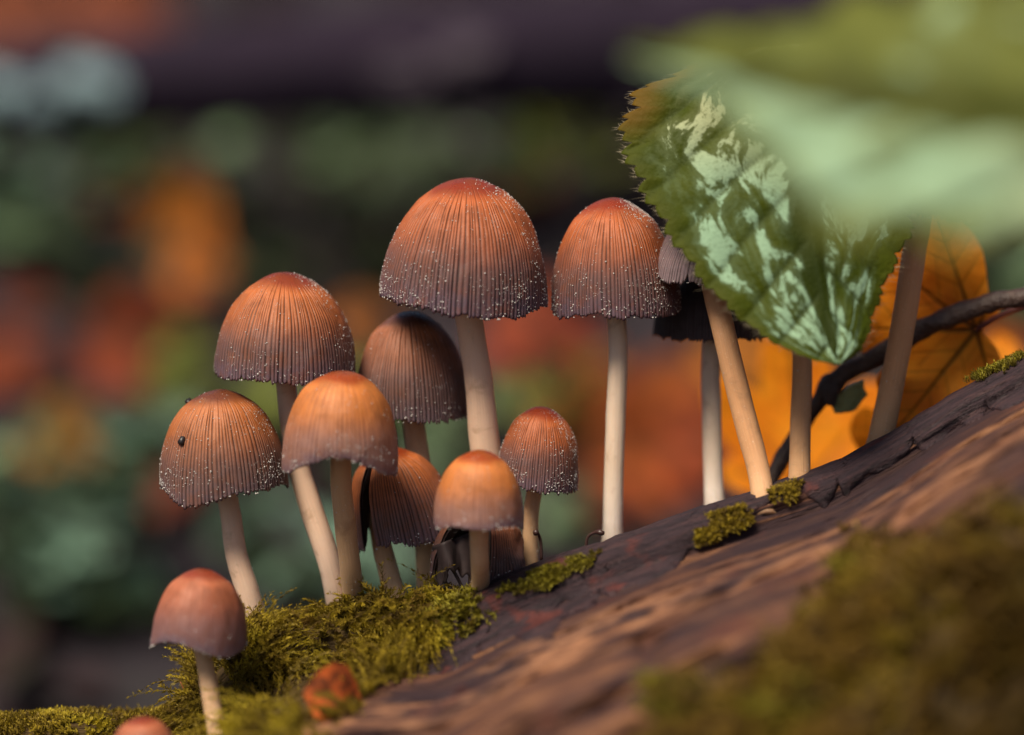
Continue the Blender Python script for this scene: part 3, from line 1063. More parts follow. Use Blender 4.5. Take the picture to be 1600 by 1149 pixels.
mushroom('greyish-purple capped mushroom half hidden under the variegated leaf', 1110, 438, 92, 112, -0.2, -9,
         [on_log(1196, 800), (1186, 740, -0.9), (1160, 640, -0.7), (1136, 540, -0.6)], (36, 36), 'grey', S_BROWN, 22, N=92,
         waves=((0.03, 3, 200),), gran=150, e=0.95)
mushroom('mushroom with a flat-edged blackish cap and whitish stem behind the grey cap', 1113, 518, 92, 120, 1.3, 0,
         [(1118, 800, 0.9), (1115, 740, 1.0), (1112, 640, 1.15), (1110, 580, 1.2)], (32, 30), 'dark', S_GREY, 23, N=96, gran=0, e=0.9)
mushroom('straight tan-stemmed mushroom whose cap hides behind the variegated leaf tip', 1255, 470, 72, 112, 0.6, 0,
         [on_log(1248, 772), (1250, 700, -0.1), (1252, 620, 0.3), (1253, 540, 0.5)], (33, 31), 'warm', S_BROWN, 24, N=80, gran=300)
mushroom('leaning tan-stemmed mushroom in front of the orange autumn leaf', 1440, 330, 78, 118, 0.2, -8,
         [(1372, 710, 0.2), (1386, 640, 0.2), (1405, 540, 0.2), (1424, 420, 0.2)], (40, 36), 'warm', S_BROWN, 25, N=80, gran=200, stem_gran=220)

# the withered, inky cap lying between the stems
wc = P(748, 888, -0.25)
wroot = thing('mushroom', 'withered blackish mushroom cap collapsed among the stems', 'mushroom', P(742, 935, -0.3), 'ink cap mushrooms on the log')
worg = np.array(wroot.location)
wcap = Cap(wc, UP * 0.97 + RT * 0.12 - FW * 0.2, 0.74, 0.95, 66, 31, e=0.85, lump=0.16, waves=((0.1, 2, 30), (0.08, 3, 280)))
cap_parts(wroot, worg, wcap, CM['brown'], sector=(-78, 196), gran=120, ragged=0.5, groove=0.03, tooth=0.06)
stem_part(wroot, worg, [P(742, 945, -0.2), P(741, 905, -0.15), P(744, 870, -0.15), P(748, 820, -0.2)], 0.1, 0.08, S_TAN, 31, 20)
# torn inky flap hanging from it
fl = []
nu, nv = 44, 14
for i in range(nu):
    for j in range(nv):
        u, v = i / (nu - 1), j / (nv - 1)
        px = 742 - 66 * u - 4 * v * math.sin(5 * u)
        top = 828 + 26 * u
        bot = np.interp(u, [0, 0.3, 0.42, 0.55, 0.64, 0.7, 0.85, 0.95, 1], [905, 898, 890, 894, 890, 912, 916, 905, 880])
        bot += 4 * math.sin(31 * u)
        fl.append(P(px, top + (bot - top) * v, -0.40 + 0.16 * math.sin(6 * u + 1.5 * v) + 0.05 * math.sin(15 * u + 3 * v)))
fo = make_obj('torn_flap', fl, grid_faces(nu, nv), M_GILL, wroot, worg, {'v': np.ones(nu * nv), 'groove': np.abs(np.sin(np.repeat(np.arange(nu), nv) * 1.9))})
md = fo.modifiers.new('thick', 'SOLIDIFY'); md.thickness = 0.03
V, F = tube(spline([P(700, 880, -0.4), P(712, 898, -0.4), P(726, 925, -0.35)], 14), 0.028, 7, 0.25, 4)
make_obj('torn_thread', V, F, M_GILL, wroot, worg, {'v': np.ones(len(V)), 'groove': np.zeros(len(V))})

# black specks stuck to the domed cap
for ph, v, s, lab in ((-2.25, 0.62, 0.066, 'larger black speck stuck to the face of the brown domed cap'),
                      (2.95, 0.29, 0.058, 'smaller black speck sticking up from the shoulder of the brown domed cap')):
    q = capD.surf(np.array([ph]), np.array([v])) + capD.normal(np.array([ph]), np.array([v])) * s * 0.05
    c = capD.world(q)[0]
    u_, w_ = np.meshgrid(np.linspace(0, 2 * np.pi, 12, endpoint=False), np.linspace(0.05, np.pi - 0.05, 9))
    sp = np.stack([np.sin(w_) * np.cos(u_), np.sin(w_) * np.sin(u_), np.cos(w_)], -1).reshape(-1, 3)
    sp = sp * s * (1 + 0.5 * fbm(sp + ph, 1.6, 8))[:, None]
    tag(make_obj('speck', c + sp, grid_faces(9, 12, True), M_SPECK, None, c), lab, 'speck', 'specks on the domed cap')

# ---------------------------------------------------------------- leaves
def leaf_grid(mid, side_l, side_r, wl, wr, nu=90, nv=26, teeth=16, tooth=0.06, veins=7, quilt=0.06, vein_slope=0.35, arch=0.0, seed=0, scallop=0.0):
    """blade on a midrib path; side vectors per half, width functions wl(u), wr(u) in cm"""
    path = spline(mid, nu)
    u = np.linspace(0, 1, nu)
    t = np.gradient(path, axis=0)
    t /= np.linalg.norm(t, axis=1)[:, None]
    vs = np.linspace(-1, 1, 2 * nv + 1)
    out = np.zeros((nu, len(vs), 3))
    vein = np.zeros((nu, len(vs)))
    def sd(s):
        s = np.asarray(s, float)
        s = np.broadcast_to(s, (nu, 3)) if s.ndim == 1 else spline(s, nu)
        s = s - t * np.sum(s * t, 1)[:, None] * 0.35
        return s / np.linalg.norm(s, axis=1)[:, None]
    SL, SR = sd(side_l), sd(side_r)
    for j, v in enumerate(vs):
        S, wf = (SL, wl) if v < 0 else (SR, wr)
        w = np.array([wf(a) for a in u])
        av = abs(v)
        ph = u * teeth
        frac = ph - np.floor(ph)
        tw = 1 + tooth * (frac ** 0.6 - 0.5) * av ** 6 + scallop * (np.abs(np.sin(u * teeth * np.pi / 3)) - 0.5) * av ** 4
        nrm = np.cross(t, S)
        nrm = nrm / np.linalg.norm(nrm, axis=1)[:, None]
        nrm = nrm * np.sign(nrm @ -FW)[:, None]
        # side veins run forward from the midrib; panels bulge between them
        vp = (u - vein_slope * av * (w / (w.max() + 1e-6))) * veins + (0.5 if v < 0 else 0.2)
        vd = np.abs(vp - np.round(vp))
        vein[:, j] = np.maximum(np.exp(-(vd / 0.06) ** 2) * (1 - 0.5 * av), math.exp(-(av / 0.025) ** 2))
        bul = quilt * (np.sin(np.pi * vd) ** 0.8) * min(1, av * 3) * (1 - 0.4 * av)
        p0 = path + S * (w * av * tw)[:, None]
        ns = np.stack([u * 4, np.full(nu, v * 3.0), np.zeros(nu)], -1)
        out[:, j] = p0 + nrm * (bul + arch * av ** 2 * w + 0.05 * fbm(ns, 1.3, seed))[:, None]
    U, Vv = np.meshgrid(u, vs, indexing='ij')
    return out, U, Vv, vein


def build_leaf(root, org, g, mat, name='blade', thick=0.014):
    out, U, Vv, vein = g
    o = make_obj(name, out.reshape(-1, 3), grid_faces(*U.shape), mat, root, org, {'u': U.ravel(), 'v': Vv.ravel(), 'vein': vein.ravel()})
    m = o.modifiers.new('thick', 'SOLIDIFY')
    m.thickness = thick
    return o


def prof(xs, ys):
    return lambda a: float(np.interp(a, xs, ys))


M_VLEAF = variegated_leaf_material('silver_blotched_leaf', (0.30, 0.47, 0.31), (0.016, 0.030, 0.002), (0.070, 0.088, 0.004), 0.50)
M_VLEAF2 = variegated_leaf_material('silver_blotched_leaf_pale', (0.36, 0.54, 0.35), (0.035, 0.042, 0.004), (0.20, 0.225, 0.05), 0.43, upper_green=1.0, rib=0.30, nsc=1.0)
M_HAIR = NT('leaf_hair').out((0.3, 0.25, 0.16), 0.5)
M_PETIOLE = mat_flat('leaf_stalk', (0.12, 0.11, 0.03), 0.5)

# the hanging, silver-blotched leaf
vl = thing('variegated_leaf', 'hanging green leaf with silvery blotches and a bristly toothed edge', 'leaf', P(1265, 70, -1.3))
vo = np.array(vl.location)
mid = [P(1265, 70, -1.3), P(1252, 170, -1.6), P(1256, 270, -1.8), P(1268, 380, -2.0), P(1288, 480, -2.15), P(1308, 570, -2.35)]
sl = [-RT * 1.0 - UP * 0.10 + FW * 0.25, -RT * 1.0 + UP * 0.05 + FW * 0.28, -RT - UP * 0.05 + FW * 0.22, -RT - UP * 0.35 + FW * 0.1, -RT - UP * 0.5]
sr = [RT + UP * 0.1 + FW * 0.2, RT - UP * 0.0 + FW * 0.35, RT - UP * 0.1 + FW * 0.4, RT - UP * 0.3 + FW * 0.4, RT - UP * 0.4 + FW * 0.3]
WL = prof([0, 0.06, 0.15, 0.3, 0.42, 0.55, 0.7, 0.82, 0.92, 0.97, 1], [0.9, 1.7, 2.5, 2.72, 2.45, 2.0, 1.45, 1.0, 0.55, 0.25, 0.02])
WR = prof([0, 0.06, 0.2, 0.4, 0.55, 0.7, 0.82, 0.92, 0.97, 1], [0.8, 1.5, 2.0, 1.9, 1.65, 1.1, 0.75, 0.5, 0.22, 0.02])
g = leaf_grid(mid, sl, sr, WL, WR, 170, 44, 30, 0.075, 6, 0.09, 0.42, 0.02, 3, 0.05)
bl = build_leaf(vl, vo, g, M_VLEAF)
# bristles along the margin
r = np.random.default_rng(44)
hv, hf = [], []
gpt = g[0]
for col, pcol in ((0, 3), (-1, -4)):
    for i in range(2, 169):
        for k in range(2):
            f = r.uniform()
            a = gpt[i, col] * (1 - f) + gpt[min(i + 1, 169), col] * f
            dr = gpt[i, col] - gpt[i, pcol]
            dr = dr / (np.linalg.norm(dr) + 1e-9) + r.normal(0, 0.35, 3)
            L = r.uniform(0.05, 0.14)
            w = np.array([0.0025, 0.0, 0.0025])
            b = len(hv)
            hv += [a - w, a + w, a + np.array([0, 0.006, 0]), a + dr * L]
            hf += [(b, b + 1, b + 3), (b + 1, b + 2, b + 3), (b + 2, b, b + 3)]
ho = make_obj('bristles', hv, hf, M_HAIR, bl, vo, smooth=False)
ho['kind'] = 'stuff'
V, F = tube(spline([P(1265, 72, -1.3), P(1330, 90, -1.1), P(1480, 130, -1.1), P(1750, 180, -2)], 24), 0.07, 8, 0.1, 5)
make_obj('leaf_stalk', V, F, M_PETIOLE, vl, vo)

# the leaf closer to the lens, folded along its midrib
fl_ = thing('variegated_leaf', 'soft pale green silvery leaf folded above the hanging blotched leaf', 'leaf', P(1960, 225, -14.7))
fo_ = np.array(fl_.location)
mid = [P(1960, 225, -14.7), P(1760, 200, -15.1), P(1560, 180, -15.3), P(1380, 155, -15.1), P(1180, 120, -14.7), P(985, 95, -14.1)]
su = [UP * 0.75 + FW * 0.65 + RT * 0.1, UP * 0.75 + FW * 0.65, UP * 0.6 + FW * 0.8 + RT * 0.2]
sdn = [-UP * 0.95 - FW * 0.45, -UP * 0.95 - FW * 0.4, -UP * 0.9 - FW * 0.3 + RT * 0.3]
g = leaf_grid(mid, su, sdn, prof([0, 0.15, 0.4, 0.6, 0.8, 0.93, 1], [0.5, 1.55, 2.0, 1.55, 0.7, 0.3, 0.02]),
              prof([0, 0.15, 0.35, 0.5, 0.62, 0.70, 0.77, 0.87, 1], [0.45, 1.25, 1.4, 1.45, 1.58, 1.56, 1.14, 0.25, 0.02]), 90, 26, 16, 0.10, 5, 0.22, 0.4, 0.0, 9, 0.28)
build_leaf(fl_, fo_, g, M_VLEAF2)
V, F = tube(spline([P(1958, 225, -14.7), P(2060, 250, -14.5), P(2250, 420, -13.0)], 20), 0.08, 8, 0.1, 6)
make_obj('leaf_stalk', V, F, M_PETIOLE, fl_, fo_)


def lobed_leaf(label, base, ex, ey, lobes, mat, group=None, cat='leaf', thick=0.012, cup=0.08, seed=0, name='autumn_leaf', nr=26, na=150, veins=True):
    """palmate leaf: base point, plane vectors ex, ey (cm per unit); lobes = (angle deg, length, width deg)"""
    base = np.asarray(base, float)
    a = np.linspace(0, 2 * np.pi, na, endpoint=False)
    rad = np.full(na, 0.12)
    for (an, L, w) in lobes:
        dd = (a - math.radians(an) + np.pi) % (2 * np.pi) - np.pi
        rad = np.maximum(rad, L * np.exp(-(np.abs(dd) / math.radians(w)) ** 2.2))
    rad = rad * (1 + 0.05 * noise(np.stack([np.cos(a) * 9, np.sin(a) * 9, 0 * a], -1), 1.0, seed))
    f = np.linspace(0.0, 1, nr) ** 0.9
    f[0] = 0.01
    RR = f[:, None] * rad[None]
    x, y = RR * np.cos(a)[None], RR * np.sin(a)[None]
    nrm = np.cross(ex, ey)
    nrm = nrm / np.linalg.norm(nrm)
    vein = np.zeros_like(x)
    for (an, L, w) in lobes:
        ca, sa = math.cos(math.radians(an)), math.sin(math.radians(an))
        al = x * ca + y * sa
        ac = np.abs(-x * sa + y * ca)
        wd = 0.04 * (1.1 - np.clip(al / L, 0, 1))
        vein = np.maximum(vein, np.exp(-(ac / (wd + 1e-4)) ** 2) * (al > 0) * (al < L * 0.95))
        for k in range(1, 5):
            for s in (-1, 1):
                o0 = al - L * k * 0.19
                dl = np.abs(o0 - s * (-x * sa + y * ca) * 0.9)
                ok = (s * (-x * sa + y * ca) > 0) & (ac < L * 0.3)
                vein = np.maximum(vein, 0.55 * np.exp(-(dl / 0.012) ** 2) * ok)
    z = cup * (x * x + y * y) + 0.05 * fbm(np.stack([x, y, 0 * x], -1), 1.7, seed) - 0.03 * vein
    p = base + x[..., None] * ex + y[..., None] * ey + z[..., None] * nrm
    root = thing(name, label, cat, base, group)
    o = make_obj('blade', p.reshape(-1, 3), grid_faces(nr, na, True), mat, root, base, {'vein': vein.ravel()})
    m = o.modifiers.new('thick', 'SOLIDIFY')
    m.thickness = thick
    return root


# orange autumn leaf seen from its back, stalk end at the right
b0 = P(1525, 516, 1.55)
ol = lobed_leaf('orange autumn leaf with dark veins standing behind the leaning stem', b0, RT * 1.0 - FW * 0.12, UP * 1.0 + FW * 0.10,
                [(108, 1.95, 34), (142, 1.90, 42), (180, 2.0, 42), (232, 2.2, 48), (285, 1.0, 34), (60, 0.6, 40)], M_ORANGE, seed=2, na=520, nr=110)
V, F = tube(spline([b0 - FW * 0.05, P(1560, 495, 1.35), P(1605, 476, 1.2), P(1700, 440, 1.1), P(1900, 400, 0.9)], 24), 0.05, 8, 0.15, 6)
make_obj('leaf_stalk', V, F, mat_flat('dark_red_stalk', (0.09, 0.018, 0.014), 0.45), ol, b0)
lobed_leaf('small orange leaf lobe with a brown blotch low beside the thorny stem', P(1420, 740, 3.0), RT + FW * 0.2, UP + FW * 0.2,
           [(135, 1.35, 36), (100, 0.8, 30), (180, 0.9, 30)], M_ORANGE, seed=5, na=140, nr=40)
lobed_leaf('glowing orange leaf behind the straight tan stem', P(1260, 760, 8.5), RT * 1.0, UP * 1.0 + FW * 0.25,
           [(95, 3.1, 30), (135, 2.5, 30), (50, 2.3, 30), (170, 1.6, 30), (10, 1.6, 30)], M_ORANGE, seed=6, na=140, nr=40)
lobed_leaf('orange leaf lying beyond the arched stem near the log', P(1580, 640, 9.0), RT * 1.0, UP * 0.8 + FW * 0.5,
           [(95, 1.6, 34), (150, 2.0, 34), (30, 1.8, 34)], M_ORANGE, seed=7, na=140, nr=40)

# dark arched bramble stem
M_VINE = NT('bramble_bark')
_c = M_VINE.coord()
_nv = M_VINE.noise(_c, 5, 4)
M_VINE = M_VINE.out(M_VINE.mix(_nv, (0.016, 0.010, 0.012), (0.09, 0.05, 0.035)), 0.5, M_VINE.bump(M_VINE.noise(_c, 14, 4), 0.9, 0.05))
vpts = [P(1950, 500, 0.2), P(1720, 455, 0.4), P(1600, 464, 0.6), P(1520, 482, 0.75), P(1440, 515, 0.9), P(1375, 555, 1.05), P(1310, 592, 1.3), P(1260, 655, 1.5), P(1212, 735, 1.5), P(1185, 800, 1.3)]
vroot = thing('bramble_stem', 'dark arched woody stem curving behind the leaning tan mushroom', 'stem', vpts[-1])
vorg = np.array(vroot.location)
pth = spline(vpts, 160)
hr = np.linspace(0, 1, 160)
rad = np.interp(hr, [0, 0.3, 0.55, 0.66, 0.69, 0.73, 1], [0.15, 0.16, 0.16, 0.15, 0.22, 0.14, 0.12])
V, F = tube(pth, rad, 20, 0.30, 9, 5.0)
make_obj('stem', V, F, M_VINE, vroot, vorg)
V, F = tube(spline([P(1303, 592, 1.3), P(1298, 615, 1.2), P(1296, 634, 1.2)], 12), np.linspace(0.16, 0.10, 12), 10, 0.25, 10, 5)
make_obj('side_shoot', V, F, M_VINE, vroot, vorg)
g = leaf_grid([P(1300, 636, 1.2), P(1326, 625, 1.2), P(1350, 606, 1.2)], UP + RT * 0.2, -UP + RT * 0.4, prof([0, .5, 1], [.12, .22, .12]), prof([0, .5, 1], [.12, .2, .12]), 20, 6, 4, 0.05, 3, 0.01)
build_leaf(vroot, vorg, g, mat_flat('young_leaf', (0.24, 0.24, 0.09), 0.6), 'young_leaf')

# ---------------------------------------------------------------- background: back log, plants, fallen leaves
M_BACKLOG = NT('dark_rotten_trunk')
_n1 = M_BACKLOG.noise(M_BACKLOG.coord(), 0.5, 4)
M_BACKLOG = M_BACKLOG.out(M_BACKLOG.mix(_n1, (0.010, 0.007, 0.015), (0.028, 0.018, 0.034)), 0.9, spec=0.15)


def back_log():
    n = 140
    ctl = [(-900, 165, 60), (0, 140, 61), (700, 92, 63), (1300, 50, 65), (2600, -40, 70)]
    pts = spline([P(*c) for c in ctl], n)
    rad = np.interp(np.linspace(0, 1, n), [0, 0.25, 0.5, 1], [1.6, 1.75, 2.3, 3.0])
    V, F = tube(pts, rad, 28, 0.12, 3, 0.4)
    root = thing('fallen_log', 'dark dead trunk lying across the forest floor beyond the plants', 'log', pts[60])
    make_obj('wood', V, F, M_BACKLOG, root, pts[60])
    return root, pts, rad


blog, bpts, brad = back_log()
M_LICHEN = mat_flat('grey_lichen', (0.26, 0.38, 0.42), 0.7, 0.35, 0.8)
M_LICHEN_DULL = mat_flat('dull_lichen', (0.085, 0.065, 0.09), 0.8, 0.3, 0.8)
for (px, w, up, mt) in ((10, 0.45, -0.05, M_LICHEN), (75, 0.32, -0.3, M_LICHEN), (130, 0.45, 0.05, M_LICHEN), (185, 0.22, -0.2, M_LICHEN), (-60, 0.4, -0.3, M_LICHEN),
                        (640, 0.5, -0.25, M_LICHEN_DULL), (720, 0.4, 0.0, M_LICHEN_DULL)):
    i = int(np.argmin([(to_px(q)[0] - px) ** 2 for q in bpts]))
    tdir = bpts[i + 1] - bpts[i - 1]
    tdir = tdir / np.linalg.norm(tdir)
    u_, v_ = np.meshgrid(np.linspace(-1, 1, 40), np.linspace(-1, 1, 14), indexing='ij')
    x = u_ * w * 2.3 * (1 + 0.6 * fbm(np.stack([u_, v_ * 2, 0 * u_ + px], -1), 1.3, 6)) * np.sqrt(np.clip(1 - (v_ * 0.95) ** 2, 0.02, 1))
    ang = up + 0.24 * v_ * (1 + 0.5 * fbm(np.stack([x, v_, 0 * x], -1), 0.8, 4))
    rr_ = brad[i] * 1.10 + 0.12 + 0.1 * fbm(np.stack([x, v_ * 3, 0 * x], -1), 0.9, 4)
    p = bpts[i] + tdir * x[..., None] - FW * (np.cos(ang) * rr_)[..., None] + UP * (np.sin(ang) * rr_)[..., None]
    o = make_obj('lichen', p.reshape(-1, 3), grid_faces(40, 14), mt, blog, bpts[60])
    md = o.modifiers.new('thick', 'SOLIDIFY')
    md.thickness = 0.15

# shared leaf blade for the many small leaves: unit length along x, curled
def unit_leaf(name, wfun, curl, seed, nu=18, nv=5):
    u = np.linspace(0, 1, nu)
    vs = np.linspace(-1, 1, 2 * nv + 1)
    U, W = np.meshgrid(u, vs, indexing='ij')
    w = np.array([wfun(a) for a in u])[:, None] * W
    z = curl * (U - 0.5) ** 2 + 0.25 * np.abs(w) * (0.6 + 0.4 * np.sin(U * 5)) + 0.05 * fbm(np.stack([U * 3, W * 2, 0 * U], -1), 1, seed)
    p = np.stack([U - 0.5, w, z], -1).reshape(-1, 3)
    vein = np.maximum(np.exp(-(np.abs(W) / 0.08) ** 2), 0.5 * np.exp(-((np.abs(((U - 0.25 * np.abs(W)) * 6) % 1 - 0.5)) / 0.1) ** 2))
    me_o = make_obj(name, p, grid_faces(nu, 2 * nv + 1), M_TLEAF, None, (0, 0, 0), {'vein': vein.ravel()})
    me = me_o.data
    bpy.data.objects.remove(me_o)
    return me


LEAFM = [unit_leaf('oval_leaf', prof([0, .1, .3, .5, .75, .92, 1], [.02, .16, .33, .38, .27, .1, .005]), 0.35, 1),
         unit_leaf('broad_leaf', prof([0, .1, .3, .5, .75, .92, 1], [.05, .3, .48, .5, .34, .14, .005]), -0.3, 2),
         unit_leaf('narrow_leaf', prof([0, .1, .3, .5, .75, .92, 1], [.02, .1, .2, .24, .18, .08, .005]), 0.5, 3)]


def place_leaf(name, me, c, length, rot, color, parent=None, org=None):
    o = bpy.data.objects.new(name, me)
    COL.objects.link(o)
    o.location = tuple(np.asarray(c) - (np.asarray(org) if org is not None else 0))
    o.rotation_euler = rot
    o.scale = (length, length, length)
    o.color = (*color, 1)
    if parent is not None:
        o.parent = parent
    return o


rr = np.random.default_rng(99)
RUST = [(290, 350, 200, (0.85, 0.27, 0.03), 'bright orange fallen leaf standing upright among dark green plants'),
        (225, 540, 190, (0.27, 0.042, 0.012), 'large rust red fallen leaf beyond the red-topped wide cap'),
        (5, 570, 160, (0.27, 0.042, 0.012), 'rust red fallen leaf farthest along the floor from the mushrooms'),
        (95, 690, 130, (0.40, 0.17, 0.014), 'mustard yellow fallen leaf lying by the pale green plants'),
        (568, 505, 110, (0.45, 0.14, 0.02), 'amber brown fallen leaf showing between the wide cap and the shaded brown cap'),
        (835, 520, 160, (0.36, 0.055, 0.02), 'dark red fallen leaf showing between the two tallest stems, under the touching caps'),
        (930, 640, 190, (0.52, 0.10, 0.02), 'big red-orange fallen leaf beyond the small reddish-topped mushroom'),
        (1010, 715, 190, (0.52, 0.11, 0.02), 'big red-orange fallen leaf beyond the conical-capped mushroom stem'),
        (1060, 610, 150, (0.5, 0.12, 0.02), 'burnt orange fallen leaf between the pale stem and the blackish cap'),
        (1090, 700, 150, (0.42, 0.07, 0.02), 'brick red fallen leaf beyond the whitish stem of the blackish cap'),
        (820, 300, 130, (0.30, 0.06, 0.02), 'brown-red fallen leaf at the height of the biggest cap, beyond the touching caps'),
        (255, 770, 120, (0.22, 0.04, 0.02), 'dim maroon fallen leaf beyond the domed cap with specks'),
        (170, 310, 90, (0.30, 0.08, 0.02), 'small brown leaf beside the bright orange upright leaf'),
        (900, 560, 120, (0.36, 0.05, 0.02), 'deep red fallen leaf close to the pale stem of the conical cap'),
        (960, 790, 110, (0.30, 0.05, 0.02), 'dark red fallen leaf just above the bark beyond the hooked sprout'),
        (690, 430, 100, (0.25, 0.06, 0.02), 'brown fallen leaf hidden by the biggest cap'),
        (40, 470, 90, (0.22, 0.05, 0.03), 'small purplish brown leaf above the rust red leaves'),
        (310, 415, 110, (0.55, 0.16, 0.02), 'small orange leaf lying against the foot of the bright orange upright leaf'),
        (255, 300, 90, (0.5, 0.2, 0.02), 'small tan leaf leaning on the top of the bright orange upright leaf'),
        (1180, 560, 170, (0.6, 0.2, 0.02), 'amber fallen leaf under the variegated leaf, beyond the blackish cap'),
        (1560, 560, 130, (0.55, 0.14, 0.02), 'orange fallen leaf beyond the big veined autumn leaf')]
for i, (px, py, L, c, lab) in enumerate(RUST):
    q = floor_hit(px, py + L * 0.25)
    k = (DIST + depth_of(q)) / DIST
    q = P(px, py, depth_of(q) - 1.0)
    o = place_leaf('fallen_leaf', LEAFM[i % 2], q, L / 100 * k * 1.05, (math.radians(rr.uniform(40, 75)), rr.uniform(-0.3, 0.3), rr.uniform(-0.7, 0.7) + (1.2 if i == 0 else 0)), c)
    if i == 0:
        o.rotation_euler = (math.radians(55), math.radians(-80), 0)
    tag(o, lab, 'leaf', 'fallen leaves on the forest floor')
for px, py, L, lab in ((20, 10, 210, 'largest dull red fallen leaf on the bank above the lichen patches'), (150, 30, 170, 'dull red fallen leaf on the bank between a larger and a smaller one'),
                       (230, 0, 120, 'smallest dull red fallen leaf on the bank above the dead trunk')):
    q = floor_hit(px, py + 20)
    k = (DIST + depth_of(q)) / DIST
    q = q - FW * 1.5
    o = place_leaf('fallen_leaf', LEAFM[1], q, L / 100 * k, (1.0, rr.uniform(-0.4, 0.4), rr.uniform(-1, 1)), (0.36, 0.09, 0.04))
    tag(o, lab, 'leaf', 'red leaves on the bank')

TEAL = (0.20, 0.36, 0.27)
OLIVE = (0.22, 0.28, 0.045)
DEEP = (0.045, 0.095, 0.05)  # dark green of the leaves themselves
SAGE = (0.22, 0.36, 0.20)
PLANTS = [(60, 275, 230, 110, TEAL, 'bluish green plant just below the lichen patches of the dead trunk'),
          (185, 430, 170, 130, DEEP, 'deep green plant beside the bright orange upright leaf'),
          (490, 235, 260, 90, SAGE, 'grey-green plant above the red-topped wide cap, below the dead trunk'),
          (690, 245, 240, 90, SAGE, 'grey-green plant beyond the top of the biggest cap'),
          (880, 205, 200, 90, OLIVE, 'olive plant beyond the conical cap, below the dead trunk'),
          (350, 590, 170, 120, OLIVE, 'yellow-green plant between the wide cap and the domed cap'),
          (110, 800, 250, 170, TEAL, 'large bluish green plant beyond the domed cap with specks'),
          (150, 900, 170, 120, TEAL, 'bluish green plant beyond the lowest pinkish mushroom'),
          (480, 885, 150, 110, TEAL, 'bluish green plant showing between the curved pale stems above the moss'),
          (715, 650, 120, 90, SAGE, 'grey-green plant beyond the tallest stem'),
          (880, 620, 130, 110, OLIVE, 'olive plant beyond the small reddish-topped mushroom'),
          (600, 890, 110, 90, TEAL, 'bluish green plant beyond the split bell cap stem'),
          (700, 740, 90, 110, SAGE, 'grey-green plant showing between the split bell cap and the tallest stem'),
          (880, 800, 120, 70, SAGE, 'small grey-green plant just above the hooked sprout'),
          (1570, 400, 150, 130, SAGE, 'grey-green plant above the arched woody stem'),
          (300, 640, 110, 90, OLIVE, 'small yellow-green plant just behind the shoulder of the domed cap'),
          (30, 350, 140, 90, SAGE, 'grey-green plant below the bluish green one near the lichen trunk'),
          (360, 330, 150, 80, DEEP, 'dark green plant above the red-topped wide cap'),
          (640, 380, 170, 100, DEEP, 'dark green plant beside the biggest cap'),
          (250, 250, 230, 90, SAGE, 'grey-green plant above the bright orange upright leaf, below the dead trunk'),
          (40, 900, 170, 130, TEAL, 'bluish green plant low down, next to the large bluish green one'),
          (230, 690, 150, 110, TEAL, 'small bluish green plant between the mustard leaf and the domed cap'),
          (20, 740, 130, 110, SAGE, 'grey-green plant just under the mustard yellow leaf'),
          (560, 620, 120, 100, OLIVE, 'yellow-green plant tucked behind the bright orange cap'),
          (430, 420, 130, 90, DEEP, 'dark green plant just above the glossy red-topped cap'),
          (400, 830, 140, 120, TEAL, 'bluish green plant between the two curved pale stems'),
          (590, 760, 90, 90, DEEP, 'dark green plant behind the split bell cap')]
M_PSTEM = mat_flat('plant_stalk', (0.05, 0.07, 0.025), 0.6)
for (px, py, w, h, c, kind) in PLANTS:
    q = floor_hit(px, min(py + h * 0.9, 1120))
    dq = depth_of(q)
    k = (DIST + dq) / DIST
    root = thing('leafy_plant', kind, 'plant', q, 'leafy plants on the forest floor')
    nl = 15
    for i in range(nl):
        lp = P(px + rr.uniform(-0.5, 0.5) * w, py + rr.uniform(-0.5, 0.5) * h, dq + rr.uniform(-2, 2))
        L = rr.uniform(0.35, 0.8) * min(w, 1.3 * h) / 100 * k
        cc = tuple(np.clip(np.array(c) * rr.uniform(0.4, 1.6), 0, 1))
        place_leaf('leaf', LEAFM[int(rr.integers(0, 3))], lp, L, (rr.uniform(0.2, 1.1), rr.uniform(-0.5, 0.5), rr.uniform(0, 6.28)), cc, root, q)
        V, F = tube(spline([q, 0.5 * (q + lp) + np.array([0, 0, 0.4]), lp], 8), 0.06, 5)
        make_obj('stalk', V, F, M_PSTEM, root, q)

# dark leaf litter nobody could count
n = 2600
lx_, ly_ = rr.uniform(-60, 60, n), rr.uniform(8, 110, n)
lz_ = floor_height(lx_, ly_) + 0.25
base = np.array([[-0.5, 0, 0], [0, 0.3, 0.12], [0.5, 0, 0], [0, -0.3, 0.12]])
ang = rr.uniform(0, 6.28, n)
sz = rr.uniform(1.2, 3.2, n)
tl = rr.normal(0, 0.45, (n, 2))
V = base[None] * sz[:, None, None]
x = V[..., 0] * np.cos(ang)[:, None] - V[..., 1] * np.sin(ang)[:, None]
y = V[..., 0] * np.sin(ang)[:, None] + V[..., 1] * np.cos(ang)[:, None]
z = V[..., 2] + x * tl[:, :1] + y * tl[:, 1:]
V = np.stack([x + lx_[:, None], y + ly_[:, None], z + lz_[:, None] + 0.3], -1).reshape(-1, 3)
fq = np.arange(4 * n).reshape(-1, 4)
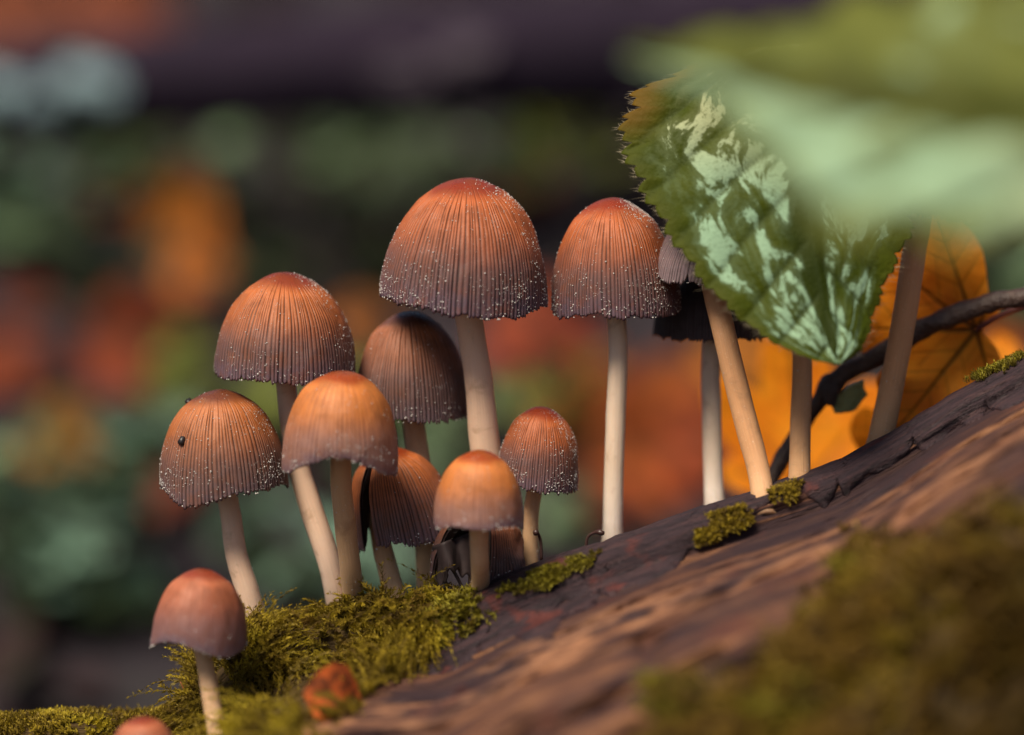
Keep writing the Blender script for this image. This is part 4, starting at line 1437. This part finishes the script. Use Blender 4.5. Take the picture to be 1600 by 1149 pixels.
F = np.vstack([fq[:, [0, 1, 2]], fq[:, [0, 2, 3]]])
m = NT('dark_litter')
nn = m.noise(m.coord(), 0.25, 3)
M_LIT = m.out(m.ramp(nn, [(0.3, (0.012, 0.008, 0.013)), (0.5, (0.025, 0.012, 0.013)), (0.62, (0.018, 0.02, 0.012)), (0.75, (0.05, 0.014, 0.010))]), 0.9, spec=0.2)
o = make_obj('leaf_litter', V, F, M_LIT, smooth=False)
tag(o, 'dark brown leaf litter covering the forest floor', 'leaf litter', kind='stuff')

# ---------------------------------------------------------------- small things on the log
# red leaf scrap on the moss
p0, _, _ = log_front(530, 1100)
o = place_leaf('leaf_scrap', LEAFM[1], p0 - FW * 0.45 + UP * 0.1, 1.05, (1.1, 0.4, 0.5), (0.62, 0.13, 0.03))
tag(o, 'small red-orange leaf scrap lying on the moss', 'leaf')
p0, _, _ = log_front(700, 925)
p1, _, _ = log_front(765, 945)
# tiny reddish sprouts standing on the bark behind the crest
M_SPR = mat_flat('sprout_red', (0.035, 0.014, 0.012), 0.4)
for (px, py, h, bend, lab) in ((846, 862, 30, 6, 'tiny red-brown sprout beside the small reddish-topped mushroom'),
                               (915, 848, 16, -16, 'tiny hooked red-brown sprout on the bark before the tall pale stem')):
    b = P(px, py + 14, -0.2)
    V, F = tube(spline([b, P(px - bend * 0.2, py - h * 0.5, -0.2), P(px - bend, py - h, -0.25), P(px - bend * 1.8, py - h * 0.9, -0.3)], 16),
                np.interp(np.linspace(0, 1, 16), [0, 0.6, 0.85, 1], [0.025, 0.022, 0.055, 0.03]), 8, 0.15, 3, 8)
    tag(make_obj('sprout', V, F, M_SPR, None, b), lab, 'sprout')
V, F = tube(spline([P(296, 1092, -0.4), P(288, 1078, -0.45), P(281, 1064, -0.5)], 8), np.linspace(0.022, 0.006, 8), 6)
tag(make_obj('needle', V, F, mat_flat('orange_needle', (0.5, 0.16, 0.07), 0.5), None, P(296, 1092, -0.4)), 'tiny orange needle sticking out of the moss beside the lowest mushroom', 'needle')
